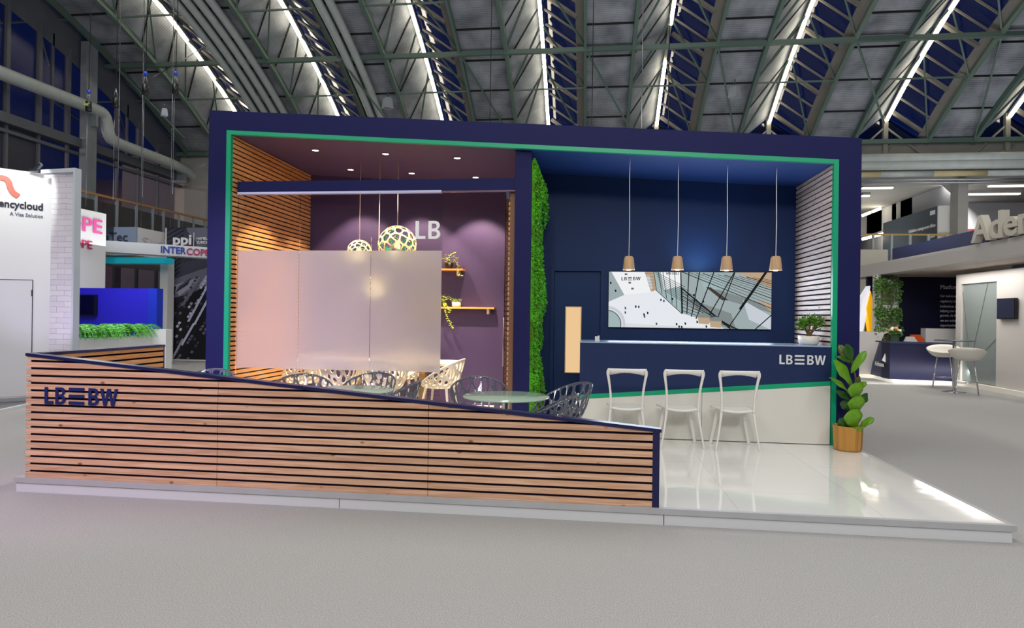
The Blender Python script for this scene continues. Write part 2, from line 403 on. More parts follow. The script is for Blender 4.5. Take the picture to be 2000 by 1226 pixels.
# end gables of the folds, at the far side
DARKG=glassmat('dark_pane',(.12,.16,.25),.05,.1)
for k in BAYS[1:]:
    x=X0+k*SP; mb=MB(); z0=7.95
    mb.add([(x-1.16,YE+.1,z0+.2),(x+1.41,YE+.1,z0+.2),(x,YE+.1,9.1)],[(0,1,2)])
    w=struct('window_%d'%(k+20),mb,DARKG)
    fr=MB(); fr.bar((x,YE,7.3),(x,YE,9.1),.16); fr.bar((x-1.1,YE,z0-.3),(x+.0,YE,8.7),.06); fr.bar((x+1.3,YE,z0-.3),(x,YE,8.7),.06)
    fr.bar((x-1.16,YE,z0+.25),(x+1.41,YE,z0+.2),.08); fr.bar((x-.55,YE,z0-.6),(x+.3,YE,8.1),.06)
    fr.build('gable_frame',ROOFL,w)
# far wall under the eaves, with the gallery opening on the right
mb=MB(); mb.box(-20,YE+.1,7.2,26,YE+.5,8.15); mb.box(-20,YE+.1,0,9.4,YE+.5,7.2)
struct('wall_back',mb,CONC)
# roof light strips
TUBE=emis('fluorescent_tube',(255,243,214),13)
order=['first','second','third','fourth','fifth','sixth','seventh','eighth','ninth']
for k in range(0,9):
    x=X0+k*SP; e=0
    t=thing('light_strip','long glowing tube light strip under roof ridge, %s from left'%order[k],'light strip',(x,YE,zc(YE)),0,'strip lights along the roof ridges')
    Y=YE-.15; j=0
    while Y>13.5:
        L=1.25
        if k==4 and 22.2>Y>20.9: Y-=1.32; continue
        a=(x,Y,zc(Y)-.2); b_=(x,Y-L,zc(Y-L)-.2)
        part('light_tube',MB().tube([a,b_],.06,8),TUBE,t)
        Y-=1.33; j+=1
    rail=MB()
    for i in range(9): rail.bar((x,ys[i],zc(ys[i])-.08),(x,ys[i+1],zc(ys[i+1])-.08),.1,.08)
    part('mounting_rail',rail,ROOFL,t)
# round ducts following the roof
def duct(x,r,lab,dz=.28):
    mb=MB(); mb.tube([(x,Y,zc(Y)-DROP-dz) for Y in [24.8-.6*i for i in range(22)]],r,12)
    tag(mb.build('roof_duct',PIPE),lab,'pipe','long round pipes under the roof')
for i,dx in enumerate((1.40,1.78,2.16,2.54)):
    duct(X0+dx,.125,'pale round roof pipe beside leftmost light strip, %s of four'%order[i])
duct(X0+SP*1+1.72,.13,'pale roof pipe between second and third light strips, left of a pair'); duct(X0+SP*1+2.08,.13,'pale roof pipe between second and third light strips, right of a pair')

# ------------------------------------------------------------------ left gable wall with tall windows
GX=-17.35
mull=mat('window_mullion',(96,98,104),.5); nightb=glassmat('gable_glass',(.42,.46,.62),.02,.3); frost=mat('gable_obscured_glass',(58,60,72),.35)
wy=[8+1.12*i for i in range(18)]
def roofz(Y): return zc(Y)-DROP-.35
mb=MB()
for i in range(len(wy)-1):
    a,b_=wy[i],wy[i+1]
    if b_>25.2: break
    if roofz(b_)>7.3:
        mbp=MB(); mbp.add([(GX,a,7.35),(GX,b_,7.35),(GX,b_,roofz(b_)-.5),(GX,a,roofz(a)-.5)],[(0,1,2,3)]); w=struct('window_%d'%(40+i),mbp,nightb)
        fr=MB(); fr.box(GX-.05,a-.06,7.3,GX+.1,a+.06,roofz(a)-.4); fr.box(GX-.05,a+.5,7.3,GX+.04,a+.56,roofz(a)-.5) if i%3==0 else None
        fr.build('mullion',mull,w)
    # obscured lower band and gallery glazing
    up=min(7.0,roofz(b_))
    mbp=MB(); far=a>17.2
    mbp.add([(GX,a,.3),(GX,b_,.3),(GX,b_,up),(GX,a,up)],[(0,1,2,3)]); w=struct('window_%d'%(70+i),mbp,nightb if far else frost)
    fr=MB(); fr.box(GX-.02,a-.04,.2,GX+.08,a+.04,up); fr.build('mullion',mull,w)
mb=MB(); mb.box(GX-.1,6,7.0,GX+.25,25.2,7.3); mb.box(GX-.05,6,6.75,GX+.12,25.2,6.85); mb.box(GX-.1,6,0,GX+.1,25.2,.3)
for y_ in range(7,26):
    ya_,yb_=y_,y_+1
    mb.add([(GX+.04,ya_,roofz(ya_)-.75),(GX+.04,yb_,roofz(yb_)-.75),(GX+.04,yb_,roofz(yb_)+1.6),(GX+.04,ya_,roofz(ya_)+1.6)],[(0,1,2,3)])
struct('wall_left',mb,mat('gable_wall_grey',(92,96,102),.6,noise=.08,nscale=2))
# column, pipes
for i,(px,lab) in enumerate(((172,'grey steel column carrying big white pipe behind the brick stand'),(388,'grey steel column at far end of the left gable window wall'))):
    p=at(px,340,X=GX+.3); c=MB(); c.box(p.x-.15,p.y-.22,0,p.x+.12,p.y+.22,roofz(p.y)+.2); c.box(p.x+.12,p.y-.3,0,p.x+.16,p.y-.1,roofz(p.y)-.2)
    tag(c.build('steel_column',GREYP),lab,'column')
PX=-16.8
pp=[at(-120,95,X=PX),at(60,165,X=PX),at(185,213,X=PX),at(203,222,X=PX),at(209,240,X=PX),at(211,262,X=PX),at(221,277,X=PX),at(300,306,X=PX),at(360,329,X=PX),at(385,352,X=PX),at(397,380,X=PX),at(400,410,X=PX)]
def smooth(P,n=2,closed=False):
    P=[Vector(p) for p in P]
    for _ in range(n):
        Q=[P[0]]
        for i in range(len(P)-1): Q+= [P[i]*.75+P[i+1]*.25,P[i]*.25+P[i+1]*.75]
        Q.append(P[-1]); P=Q
    return P
t=thing('vent_pipe','large white pipe running down the left window wall with an S bend','pipe',pp[2])
part('pipe_run',MB().tube(smooth(pp,2),.2,14),PIPE,t)
for q in (2,8): part('bracket',MB().box(GX+.1,pp[q].y-.05,pp[q].z-.6,PX+.1,pp[q].y+.05,pp[q].z-.15),GREYP,t)
# left gallery with railing
RX=-13.7
t=thing('balcony_railing','grey balcony railing with brown handrail on left gallery','railing',(RX,15,3.6))
a=at(120,364,X=RX); b_=at(415,432,X=RX)
part('handrail',MB().bar(a,b_,.07,.06),mat('brown_handrail',(150,112,70),.5),t)
for i,px in enumerate((187,228,266,298,319,349,378,400)):
    p=at(px,364+(px-120)*.2305,X=RX); part('baluster',MB().box(p.x-.03,p.y-.04,3.4,p.x+.03,p.y+.04,p.z),GREYP,t)
part('glass_infill',MB().box(RX-.01,a.y,3.7,RX+.0,b_.y,a.z-.15),glassmat('rail_glass',(.7,.72,.75),.05),t)
mb=MB(); mb.box(GX+.2,13,3.1,RX+.05,24.9,3.4); struct('trim_%d'%tn,mb,CONC); tn+=1
# lit building outside and street lamps behind the gable glass
mb=MB(); q=[at(222,400,X=-26),at(222,392,X=-26),at(309,350,X=-26),at(309,430,X=-26),at(222,430,X=-26)]
q=[Vector((p.x,p.y,p.z)) for p in q]; q[0].z=0; q[4].z=0; q=[q[0],q[1],q[2],Vector((q[3].x,q[3].y,0))]; mb.slab(q,(-4,0,0)); tag(mb.build('neighbour_building',mat('lit_facade',(210,186,180),.8)),'pale gabled building lit at night outside the left gallery windows','building')
lamp('street_light','POINT',(-23,17.5,7.5),900,(1,.72,.62),radius=.2)
t=thing('street_lamp','twin headed street lamp glowing orange outside the left windows','street lamp',at(250,400,X=-24))
for px,py in ((256,320),(268,325)):
    p=at(px,py,X=-24); part('lamp_head',MB().tube([p-Vector((0,.25,0)),p+Vector((0,.3,0))],.17,8),emis('sodium',(255,170,70),14),t)
p=at(251,320,X=-24); part('pole',MB().box(p.x-.05,p.y-.05,0,p.x+.05,p.y+.05,p.z),DGREY,t)

# ------------------------------------------------------------------ right end: pipes, gallery, sign
def hpipe(py,r,lab,m_=PIPE,segs=None,Y=24.6):
    a=at(1600,py,Y=Y); L=17; sl=0
    t=thing('wall_pipe',lab,'pipe',(a.x,Y,a.z),0,'pipes along the far wall')
    if segs:
        for x0,x1,mm in segs: part('pipe_section',MB().tube([(x0,Y,a.z),(x1,Y,a.z)],r,12),mm,t)
    else: part('pipe_section',MB().tube([(8,Y,a.z),(8+L,Y,a.z)],r,12),m_,t)
hpipe(311,.165,'thick cream pipe along far right wall, uppermost of the stack')
hpipe(325,.165,'thick cream pipe along far right wall, second from the top')
hpipe(342,.10,'pipe with tan and white wrapped sections along far right wall',None,[(8,10.5,PIPEY),(10.5,12.3,PIPE),(12.3,14.1,PIPEY),(14.1,25,PIPE)])
hpipe(353,.04,'thin steel conduit below the wrapped pipe on the far right',STEEL)
hpipe(359,.04,'lowest thin steel conduit on the far right wall',STEEL)
mb=MB(); mb.box(9.4,YE+.1,6.62,26,YE+.5,7.2); mb.box(13.32,YE-.1,3.4,13.66,YE+.4,6.7); mb.box(16.5,YE+.2,3.4,26,YE+.4,3.6)
mb.box(9.4,YE+.5,6.75,26,38,6.95)
struct('wall_right',mb,CONC)
# partition behind the column with hexagonal openings
mb=MB(); wx=13.5
def hexo(y0,y1,z0,z1): return [(y0,z0),(y1,z0),(y1+.0,z1-.3),(y1-.4,z1),(y0+.4,z1),(y0,z1-.3)]
mb.box(wx,YE+.4,3.4,wx+.25,27.2,6.74); mb.box(wx,27.2,5.7,wx+.25,36,6.74); mb.box(wx,28.6,3.4,wx+.25,29.6,6.74); mb.box(wx,31.4,3.4,wx+.25,36,6.74)
mb.box(8.5,33,5.55,wx,33.4,6.74); mb.box(wx,30,5.55,26,30.4,6.74)
mb.box(13.9,30,3.4,14.9,30.4,6.74)
struct('wall_gallery',mb,mat('gallery_white_wall',(176,176,180),.7))
mb=MB(); mb.box(8,YE+.6,3.35,26,38,3.5); mb.box(8,38,3.4,26,38.2,6.74); struct('floor_gallery',mb,mat('dark_hall',(34,32,32),.8))
t=thing('far_truss','dark lattice trusses of the hall beyond the right gallery','truss',(11,35,3.7))
for xa_,xb_,ya_ in ((9.2,13.2,34.2),(15,24,31)):
    mb=MB()
    for z_ in (4.1,4.8,5.3):
        mb.bar((xa_,ya_,z_),(xb_,ya_,z_),.06)
    n_=int((xb_-xa_)/.45)
    for i in range(n_): mb.bar((xa_+i*.45,ya_,4.1 if i%2 else 4.8),(xa_+(i+1)*.45,ya_,4.8 if i%2 else 4.1),.04); mb.bar((xa_+i*.45,ya_+1.5,4.9 if i%2 else 5.4),(xa_+(i+1)*.45,ya_+1.5,5.4 if i%2 else 4.9),.04)
    part('truss_frame',mb,mat('truss_dark',(90,86,84),.5,metal=.5),t)
mb=MB(); mb.box(9,32.9,5.45,wx,33,5.57); mb.box(13.9,29.9,5.45,25,30,5.57); struct('trim_%d'%tn,mb,mat('dark_red',(110,22,24),.5)); tn+=1
for (a,b_,Y,lab) in (((1684,421),(1720,407),31,'glowing tube lamp slanting across the dark opening, right of the navy portal'),((1684,467),(1726,456),31,'lower slanting row of tube lamps behind gallery handrail')):
    t=thing('far_tube_lamp',lab,'light strip',at(*a,Y=Y),0,'lamps in the hall beyond')
    A=at(*a,Y=Y);B=at(*b_,Y=Y)
    for f0,f1 in ((0,.45),(.55,1)): part('light_tube',MB().tube([A+(B-A)*f0,A+(B-A)*f1],.07,6),TUBE,t)
for a,b_,lab in (((1684,366),(1744,366),'slim ceiling batten lamp of right gallery, nearest the portal'),((1684,381),(1698,381),'short louvred ceiling lamp beside the navy portal edge'),((1886,378),(1992,377),'long louvred lamp on right gallery ceiling beyond the column'),((1932,362),(2010,361),'slim batten lamp above the raised letters at far right')):
    A=at(*a,Y=26);B=at(*b_,Y=26); t=thing('gallery_lamp',lab,'lamp',A,0,'ceiling lamps of the gallery'); part('lamp_housing',MB().box(A.x,25.9,A.z,B.x,26.2,min(6.745,A.z+.1)),CONC,t); part('light_tube',MB().box(A.x,25.95,A.z-.05,B.x,26.1,A.z),emis('gallery_tube',(255,250,235),3.2),t)
# gallery railing right
t=thing('balcony_railing','grey railing with yellow wooden handrail on right gallery','railing',(12,25.2,3.5))
A=at(1670,458,Y=25.3);B=at(1862,458.5,Y=25.3); part('handrail',MB().bar(A,B,.08,.06),mat('yellow_handrail',(196,160,96),.5),t)
for px in (1705,1741,1777,1813,1849):
    p=at(px,458,Y=25.3); part('baluster',MB().box(p.x-.04,25.25,3.3,p.x+.04,25.33,p.z),PIPE,t)
# management office sign box
SIGN=mat('sign_slate',(66,76,84),.5)
A=at(1725,434,Y=30.5);B=at(1831,402,Y=26.3); zt=5.78
t=thing('office_sign','dark slate sign box announcing exhibition management offices on right gallery','sign',(13.2,28,3.5))
xs_=12.95; ya=27.0; yb=at(1725,434,X=xs_).y; zt=at(1831,402,X=xs_).z; ya=at(1831,402,X=xs_).y
part('sign_box',MB().box(xs_,ya,3.5,wx+.02,yb,zt),SIGN,t)
part('white_end_panel',MB().box(xs_,ya-.06,3.5,wx-.02,ya,zt),WHITE,t)
part('lettering',text_mb('Exhibition management offices',(xs_-.01,ya+2.1,zt-.75),(0,-1,0),(0,0,1),.13,2.0,.01,.01),WHITE,t)
for i in range(7): part('list_line',MB().box(xs_-.012,ya+.15,zt-1.15-i*.16,xs_-.002,ya+.65,zt-1.08-i*.16),WHITE,t)
part('small_badge',MB().box(xs_-.012,ya+.15,zt-.28,xs_-.002,ya+.5,zt-.12),WHITE,t)

# ------------------------------------------------------------------ booth platform
PZ=.121; PL,PR,PF,PB=-4.70,2.925,4.722,9.95
TILE=bpy.data.materials.new('gloss_tiles'); TILE.use_nodes=True; nt=TILE.node_tree; b=nt.nodes['Principled BSDF']
b.inputs['Roughness'].default_value=.06; b.inputs['Specular IOR Level'].default_value=.6; b.inputs['Coat Weight'].default_value=.3
tc=nt.nodes.new('ShaderNodeTexCoord'); br=nt.nodes.new('ShaderNodeTexBrick'); br.offset=0; br.inputs['Scale'].default_value=1; br.inputs['Mortar Size'].default_value=.002; br.inputs['Brick Width'].default_value=1; br.inputs['Row Height'].default_value=1
br.inputs['Color1'].default_value=s2l((232,231,226))+(1,); br.inputs['Color2'].default_value=s2l((229,228,223))+(1,); br.inputs['Mortar'].default_value=s2l((190,190,188))+(1,)
nt.links.new(tc.outputs['Object'],br.inputs['Vector']); nt.links.new(br.outputs['Color'],b.inputs['Base Color'])
nz=nt.nodes.new('ShaderNodeTexNoise'); nz.inputs['Scale'].default_value=1.6; bp=nt.nodes.new('ShaderNodeBump'); bp.inputs['Strength'].default_value=.12; bp.inputs['Distance'].default_value=.02
nt.links.new(tc.outputs['Object'],nz.inputs['Vector']); nt.links.new(nz.outputs['Fac'],bp.inputs['Height']); nt.links.new(bp.outputs[0],b.inputs['Normal'])
t=thing('platform','low glossy white floor platform carrying the navy exhibition stand','platform',(-.9,7.3,0))
part('floor_tiles',MB().box(PL+.04,PF+.04,.09,PR-.04,PB,PZ),TILE,t)
kb=MB(); kb.box(PL,PF,.079,PR,PF+.04,PZ+.001); kb.box(PL,PF+.04,.079,PL+.04,PB,PZ+.001); kb.box(PR-.04,PF+.04,.079,PR,PB,PZ+.001)
part('kerb_strip',kb,mat('grey_edge_strip',(172,172,174),.45,noise=.05,nscale=6),t)
x=PL+.015
for x1 in (-1.9,.565,PR-.02):
    part('riser_panel',MB().box(x,PF+.012,0,x1-.003,PF+.03,.079),mat('riser_white',(205,206,208),.5),t); x=x1+.003
rs=MB(); rs.box(PR-.03,PF+.03,0,PR-.02,PB,.079); rs.box(PL+.02,PF+.03,0,PL+.03,PB,.079); part('riser_panel',rs,mat('riser_white',(205,206,208)),t)

# ------------------------------------------------------------------ slatted low wall at the front and its return
WX0,WX1,WF=-4.62,.53,4.747
def ztop(x): return 1.135+(.682-1.135)*(x-WX0)/(WX1-WX0)
PT=.0605; SH=.0415
t=thing('slatted_front_wall','long low wooden slat wall with sloping navy cap at platform front','wall',(WX0,WF,PZ))
for x0,x1 in ((WX0,-2.925),(-2.921,-1.205),(-1.201,WX1-.05)):
    mb=MB(); n=0
    while True:
        z0=PZ+.002+n*PT; z1=z0+SH; n+=1
        poly=clip([(x0,z0),(x1,z0),(x1,z1),(x0,z1)],(.088,1.0),ztop(0)-.012)
        if len(poly)<3: break
        mb.slab([(p[0],WF,p[1]) for p in poly],(0,.014,0))
    part('slat_panel',mb,WOODF,t)
poly=[(WX0+.04,PZ),(WX1,PZ),(WX1,ztop(WX1)-.01),(WX0+.04,ztop(WX0+.04)-.01)]
part('backing_board',MB().slab([(p[0],WF+.014,p[1]) for p in poly],(0,.038,0)),BACK,t)
cap=MB(); cap.slab([(WX0-.005,WF-.008,ztop(WX0)-.012),(WX1+.012,WF-.008,ztop(WX1)-.012),(WX1+.012,WF-.008,ztop(WX1)+.013),(WX0-.005,WF-.008,ztop(WX0)+.013)],(0,.085,0))
part('cap_rail',cap,NAVYG,t)
part('end_post',MB().box(WX1-.05,WF-.004,PZ,WX1,WF+.07,ztop(WX1)),NAVYG,t)
logo_parts(t,mat('logo_blue',(14,28,92),.45),(-4.443,WF-.002,.733),(1,0,0),(0,0,1),.138,.655,.008)
# inner slats of the front wall
mb=MB(); n=0
while True:
    z0=PZ+.002+n*PT; z1=z0+SH; n+=1
    poly=clip([(WX0+.05,z0),(WX1-.06,z0),(WX1-.06,z1),(WX0+.05,z1)],(.088,1.0),ztop(0)-.012)
    if len(poly)<3: break
    mb.slab([(p[0],WF+.052,p[1]) for p in poly],(0,.02,0))
part('inner_slats',mb,WOODF,t)
t=thing('slatted_return_wall','low wooden slat wall with level dark cap along platform left edge','wall',(WX0,WF,PZ))
RY0,RY1,RT_=WF+.08,6.37,1.147
mb=MB(); mi_=MB()
for n in range(17):
    z0=PZ+.002+n*PT; mb.box(WX0,RY0-.078,z0,WX0+.02,RY1-.02,z0+SH); mi_.box(WX0+.055,RY0,z0,WX0+.075,RY1-.02,z0+SH)
part('outer_slats',mb,WOODS,t); part('inner_slats',mi_,WOODS,t)
part('backing_board',MB().box(WX0+.02,RY0-.05,PZ,WX0+.055,RY1-.02,1.12),BACK,t)
part('cap_rail',MB().box(WX0-.006,WF+.08,1.122,WX0+.082,RY1,RT_),NAVYG,t)
part('end_post',MB().box(WX0,RY1-.02,PZ,WX0+.075,RY1,1.122),NAVYG,t)

# ------------------------------------------------------------------ booth portal
BF=7.416
XL0,XL1,XL2=-4.74,-4.505,-4.445
XR0,XR1,XR2=2.973,2.737,2.685
def zt0(x): return 4.028+(3.524-4.028)*(x-XL0)/(XR0-XL0)
def zt1(x): return 3.773+(3.293-3.773)*(x-XL1)/(XR1-XL1)
def zt2(x): return 3.720+(3.249-3.720)*(x-XL2)/(XR2-XL2)
t=thing('portal_frame','tall navy portal frame with bright green inner edge around the stand','frame',(XL0,BF,PZ))
DP=2.3
def ring(xl,xr,zf,xl2,xr2,zf2,y,d,m_,nm,label=None):
    mb=MB()
    mb.slab([(xl,y,PZ),(xl2,y,PZ),(xl2,y,zf2(xl2)),(xl,y,zf(xl))],(0,d,0))
    mb.slab([(xr2,y,PZ),(xr,y,PZ),(xr,y,zf(xr)),(xr2,y,zf2(xr2))],(0,d,0))
    mb.slab([(xl2,y,zf2(xl2)),(xr2,y,zf2(xr2)),(xr,y,zf(xr)),(xl,y,zf(xl))],(0,d,0))
    return part(nm,mb,m_,t,label=label)
ring(XL0,XR0,zt0,XL1,XR1,zt1,BF,DP,NAVY,'outer_frame')
ring(XL1,XR1,zt1,XL2,XR2,zt2,BF,.05,GREEN,'green_border','bright green edging strip')
BL,BR_=9.71,8.70
PW0,PW1,PY=-.887,-.690,7.50
# interior ceiling, back walls
t=thing('booth_ceiling','dark ceiling of the stand, navy coloured as warm-lit over meeting room and screen-lit over bar','ceiling',(-1,8.5,3.4))
mb=MB(); mb.slab([(XL2-.06,BF+.05,zt2(XL2-.06)),(PW0,BF+.05,zt2(PW0)),(PW0,BF+.05,zt2(PW0)+.05),(XL2-.06,BF+.05,zt2(XL2-.06)+.05)],(0,BL-BF,0)); part('meeting_room_ceiling',mb,NAVY_WARMLIT,t,label='navy ceiling half with warm light in its colour')
mb=MB(); mb.slab([(PW0,BF+.05,zt2(PW0)),(XR2+.05,BF+.05,zt2(XR2+.05)),(XR2+.05,BF+.05,zt2(XR2+.05)+.05),(PW0,BF+.05,zt2(PW0)+.05)],(0,BL-BF,0)); part('bar_ceiling',mb,mat('ceiling_navy_screenlit',(30,62,128),.6),t,label='navy ceiling half with screen light in its colour')  # navy with the screen's cool light put into the ceiling colour
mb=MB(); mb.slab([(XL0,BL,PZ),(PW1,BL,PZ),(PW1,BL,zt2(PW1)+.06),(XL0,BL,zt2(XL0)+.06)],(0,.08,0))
tag(mb.build('meeting_room_back_wall',NAVY_WARMLIT),'plain navy back wall of the meeting room, coloured as warm-lit, behind plant shelves','wall')
mb=MB(); DX0,DX1,DZ=-.47,.16,2.13
mb.slab([(PW1,BR_,PZ),(DX0,BR_,PZ),(DX0,BR_,zt2(DX0)+.06),(PW1,BR_,zt2(PW1)+.06)],(0,.08,0))
mb.slab([(DX0,BR_,DZ),(DX1,BR_,DZ),(DX1,BR_,zt2(DX1)+.06),(DX0,BR_,zt2(DX0)+.06)],(0,.08,0))
mb.slab([(DX1,BR_,PZ),(XR2+.05,BR_,PZ),(XR2+.05,BR_,zt2(XR2)+.06),(DX1,BR_,zt2(DX1)+.06)],(0,.08,0))
tag(mb.build('bar_back_wall',BARW),'navy back wall behind the bar carrying the big screen','wall')
# door with lit pane
t=thing('navy_door','navy door with narrow warm lit window left of the bar','door',(-.16,BR_,PZ))
part('door_leaf',MB().box(DX0+.004,BR_+.02,PZ,DX1-.004,BR_+.06,DZ-.004),BARW,t); part('door_lining',MB().box(DX0-.06,BR_+.081,PZ,DX1+.06,BR_+.1,DZ+.1),NAVY,t)
fr=MB(); fr.box(DX0-.05,BR_-.02,PZ,DX0,BR_+.0,DZ); fr.box(DX1,BR_-.02,PZ,DX1+.06,BR_,DZ); fr.box(DX0-.05,BR_-.02,DZ,DX1+.06,BR_,DZ+.07); part('door_frame',fr,BARW,t)
a=at(1106,600,Y=BR_); b_=at(1132.5,727,Y=BR_)
pn=part('lit_pane',MB().box(a.x,BR_+.008,b_.z,b_.x,BR_+.02,a.z),emis('warm_pane',(255,214,160),.92),t,label='warm glowing window pane')
fr=MB(); w_=.012
fr.box(a.x-w_,BR_-.001,b_.z-w_,a.x,BR_+.02,a.z+w_); fr.box(b_.x,BR_-.001,b_.z-w_,b_.x+w_,BR_+.02,a.z+w_); fr.box(a.x,BR_-.001,a.z,b_.x,BR_+.02,a.z+w_); fr.box(a.x,BR_-.001,b_.z-w_,b_.x,BR_+.02,b_.z)
part('pane_frame',fr,mat('pane_frame_cream',(240,200,150),.5),t)
# slatted side walls
def sidewall(x,sgn,Y0,Y1,zf,m_,lab,zf_edge=None):
    t=thing('slatted_side_wall',lab,'wall',(x,Y0,PZ))
    mb=MB(); n=0; zt=zf
    while PZ+n*PT+SH<zt-.01:
        z0=PZ+.002+n*PT; mb.box(min(x,x-sgn*.02),Y0,z0,max(x,x-sgn*.02),Y1,z0+SH); n+=1
    z0=PZ+.002+n*PT
    if z0<zt-.01: mb.box(min(x,x-sgn*.02),Y0,z0,max(x,x-sgn*.02),Y1,zt-.003)
    part('slats',mb,m_,t)
    part('backing_board',MB().box(min(x-sgn*.02,x-sgn*.05),Y0,PZ,max(x-sgn*.02,x-sgn*.05),Y1,zt),BACK,t)
    return t
sidewall(XL2+.005,1,BF+.052,BL-.005,zt2(XL2)-.005,WOODS,'orange lit wooden slat wall at left of the meeting room')
sidewall(XR2-.005,-1,BF+.052,BR_-.005,zt2(XR2)-.005,WOODP,'pale wooden slat wall at right end of the bar')
# partition post with moss
t=thing('partition_post','navy partition between meeting room and bar with green moss side','post',(PW0,PY,PZ))
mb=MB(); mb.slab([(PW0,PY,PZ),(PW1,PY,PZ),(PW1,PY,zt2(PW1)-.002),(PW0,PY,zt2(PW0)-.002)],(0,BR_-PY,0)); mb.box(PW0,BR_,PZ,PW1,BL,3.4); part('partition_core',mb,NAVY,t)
# solid slats standing in for wood mirrored in the open glass door
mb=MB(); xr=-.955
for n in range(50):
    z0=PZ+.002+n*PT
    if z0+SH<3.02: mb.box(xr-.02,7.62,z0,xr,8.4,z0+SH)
part('mirrored_slats',mb,WOODF,t); part('mirrored_slats_backing',MB().box(xr,7.6,PZ,PW0,8.42,3.03),mat('batten_brown',(128,92,64),.6),t)
MOSS=bpy.data.materials.new('moss'); MOSS.use_nodes=True; nt=MOSS.node_tree; b=nt.nodes['Principled BSDF']; b.inputs['Roughness'].default_value=.8
g=nt.nodes.new('ShaderNodeNewGeometry'); cr=nt.nodes.new('ShaderNodeValToRGB'); tc=nt.nodes.new('ShaderNodeTexCoord'); ns=nt.nodes.new('ShaderNodeTexNoise'); ns.inputs['Scale'].default_value=4
nt.links.new(tc.outputs['Object'],ns.inputs[0]); mt=nt.nodes.new('ShaderNodeMath'); mt.operation='MULTIPLY_ADD'; mt.inputs[1].default_value=.35; nt.links.new(g.outputs['Random Per Island'],mt.inputs[0]); nt.links.new(ns.outputs['Fac'],mt.inputs[2])
cr.color_ramp.elements[0].position=.35; cr.color_ramp.elements[0].color=s2l((96,104,20))+(1,); cr.color_ramp.elements[1].position=.95; cr.color_ramp.elements[1].color=s2l((96,196,24))+(1,)
e=cr.color_ramp.elements.new(.6); e.color=s2l((70,150,16))+(1,)
nt.links.new(mt.outputs[0],cr.inputs[0]); nt.links.new(cr.outputs[0],b.inputs['Base Color'])
mb=MB(); rnd=random.Random(3)
mb.box(PW1,PY+.04,PZ+.02,PW1+.04,8.35,3.37)
for i in range(9000):
    y_=rnd.uniform(PY+.03,8.36); z_=rnd.uniform(PZ+.05,3.38)
    bulge=.055+.035*math.sin(z_*5.1+y_*3)+.025*math.sin(z_*11+y_*7)+rnd.uniform(-.01,.02)
    if z_>3.1: bulge*=max(.15,(3.42-z_)/.32)
    y2=max(PY+.02,y_); c=Vector((PW1+.02+bulge*min(1,(y_-PY)/.1+.35),y2,z_)); r=rnd.uniform(.012,.026)
    if i%2: c.x=PW1+.02+rnd.random()*(c.x-PW1-.02); c.y=PY+.035+rnd.random()*.06
    d=[Vector((rnd.gauss(0,1),rnd.gauss(0,1),rnd.gauss(0,1))).normalized()*r for _ in range(4)]
    mb.add([c+v for v in d],[(0,1,2),(0,2,3),(0,3,1),(1,3,2)])
o=part('moss_panel',mb,MOSS,t,label='bulging bright green moss')

# ------------------------------------------------------------------ glass partition of the meeting room
GY=7.56
t=thing('glass_partition','glass partition with frosted film band and navy head beam','glass wall',(-3.2,GY,PZ))
# head beam
zb=3.02; zbt=3.155
part('head_beam',MB().box(XL2+.03,GY-.03,zb,PW0,GY+.05,zbt),NAVY,t)
part('channel_rail',MB().box(XL2+.03,GY-.034,zb-.028,-1.79,GY+.03,zb),mat('pale_channel',(200,200,235),.3,metal=.3),t,label='pale metal glazing channel')
part('door_track',MB().box(-1.79,GY-.02,zb-.02,PW0,GY+.03,zb),mat('plum_channel',(100,80,110),.4),t)
gx=[XL2+.02,at(583,600,Y=GY).x,at(723,600,Y=GY).x,at(862,600,Y=GY).x]
for i in range(3):
    part('glass_pane',MB().box(gx[i]+.002,GY,PZ+.01,gx[i+1]-.002,GY+.01,zb-.02),GLASS,t)
FILM=bpy.data.materials.new('frosted_film'); FILM.use_nodes=True; nt=FILM.node_tree; nt.nodes.clear()
d=nt.nodes.new('ShaderNodeBsdfDiffuse'); d.inputs[0].default_value=(.92,.90,.93,1)
tr=nt.nodes.new('ShaderNodeBsdfTranslucent'); tr.inputs[0].default_value=(.9,.88,.9,1)
rf=nt.nodes.new('ShaderNodeBsdfRefraction'); rf.inputs['IOR'].default_value=1.15; rf.inputs['Roughness'].default_value=.9; rf.inputs[0].default_value=(.9,.9,.92,1)
m1=nt.nodes.new('ShaderNodeMixShader'); m1.inputs[0].default_value=.68; m2=nt.nodes.new('ShaderNodeMixShader'); m2.inputs[0].default_value=.38; o_=nt.nodes.new('ShaderNodeOutputMaterial')
nt.links.new(d.outputs[0],m1.inputs[1]); nt.links.new(tr.outputs[0],m1.inputs[2]); nt.links.new(m1.outputs[0],m2.inputs[1]); nt.links.new(rf.outputs[0],m2.inputs[2]); nt.links.new(m2.outputs[0],o_.inputs[0])
fx0=at(461,600,Y=GY).x; z1=at(862,489.5,Y=GY).z; z0=at(862,727,Y=GY).z
fx=[fx0,gx[1],gx[2],gx[3]]
for i in range(3):
    mb=MB(); mb.add([(fx[i]+.003,GY-.003,z0),(fx[i+1]-.003,GY-.003,z0),(fx[i+1]-.003,GY-.003,z1),(fx[i]+.003,GY-.003,z1)],[(0,1,2,3)]); part('frosted_film',mb,FILM,t)
a=at(811,466.5,Y=GY-.01); b_=at(860,431,Y=GY-.01)
logo_parts(t,mat('letter_white',(245,245,245),.5),(a.x,GY-.002,a.z),(1,0,0),(0,0,1),b_.z-a.z,b_.x-a.x,.006,'LB')
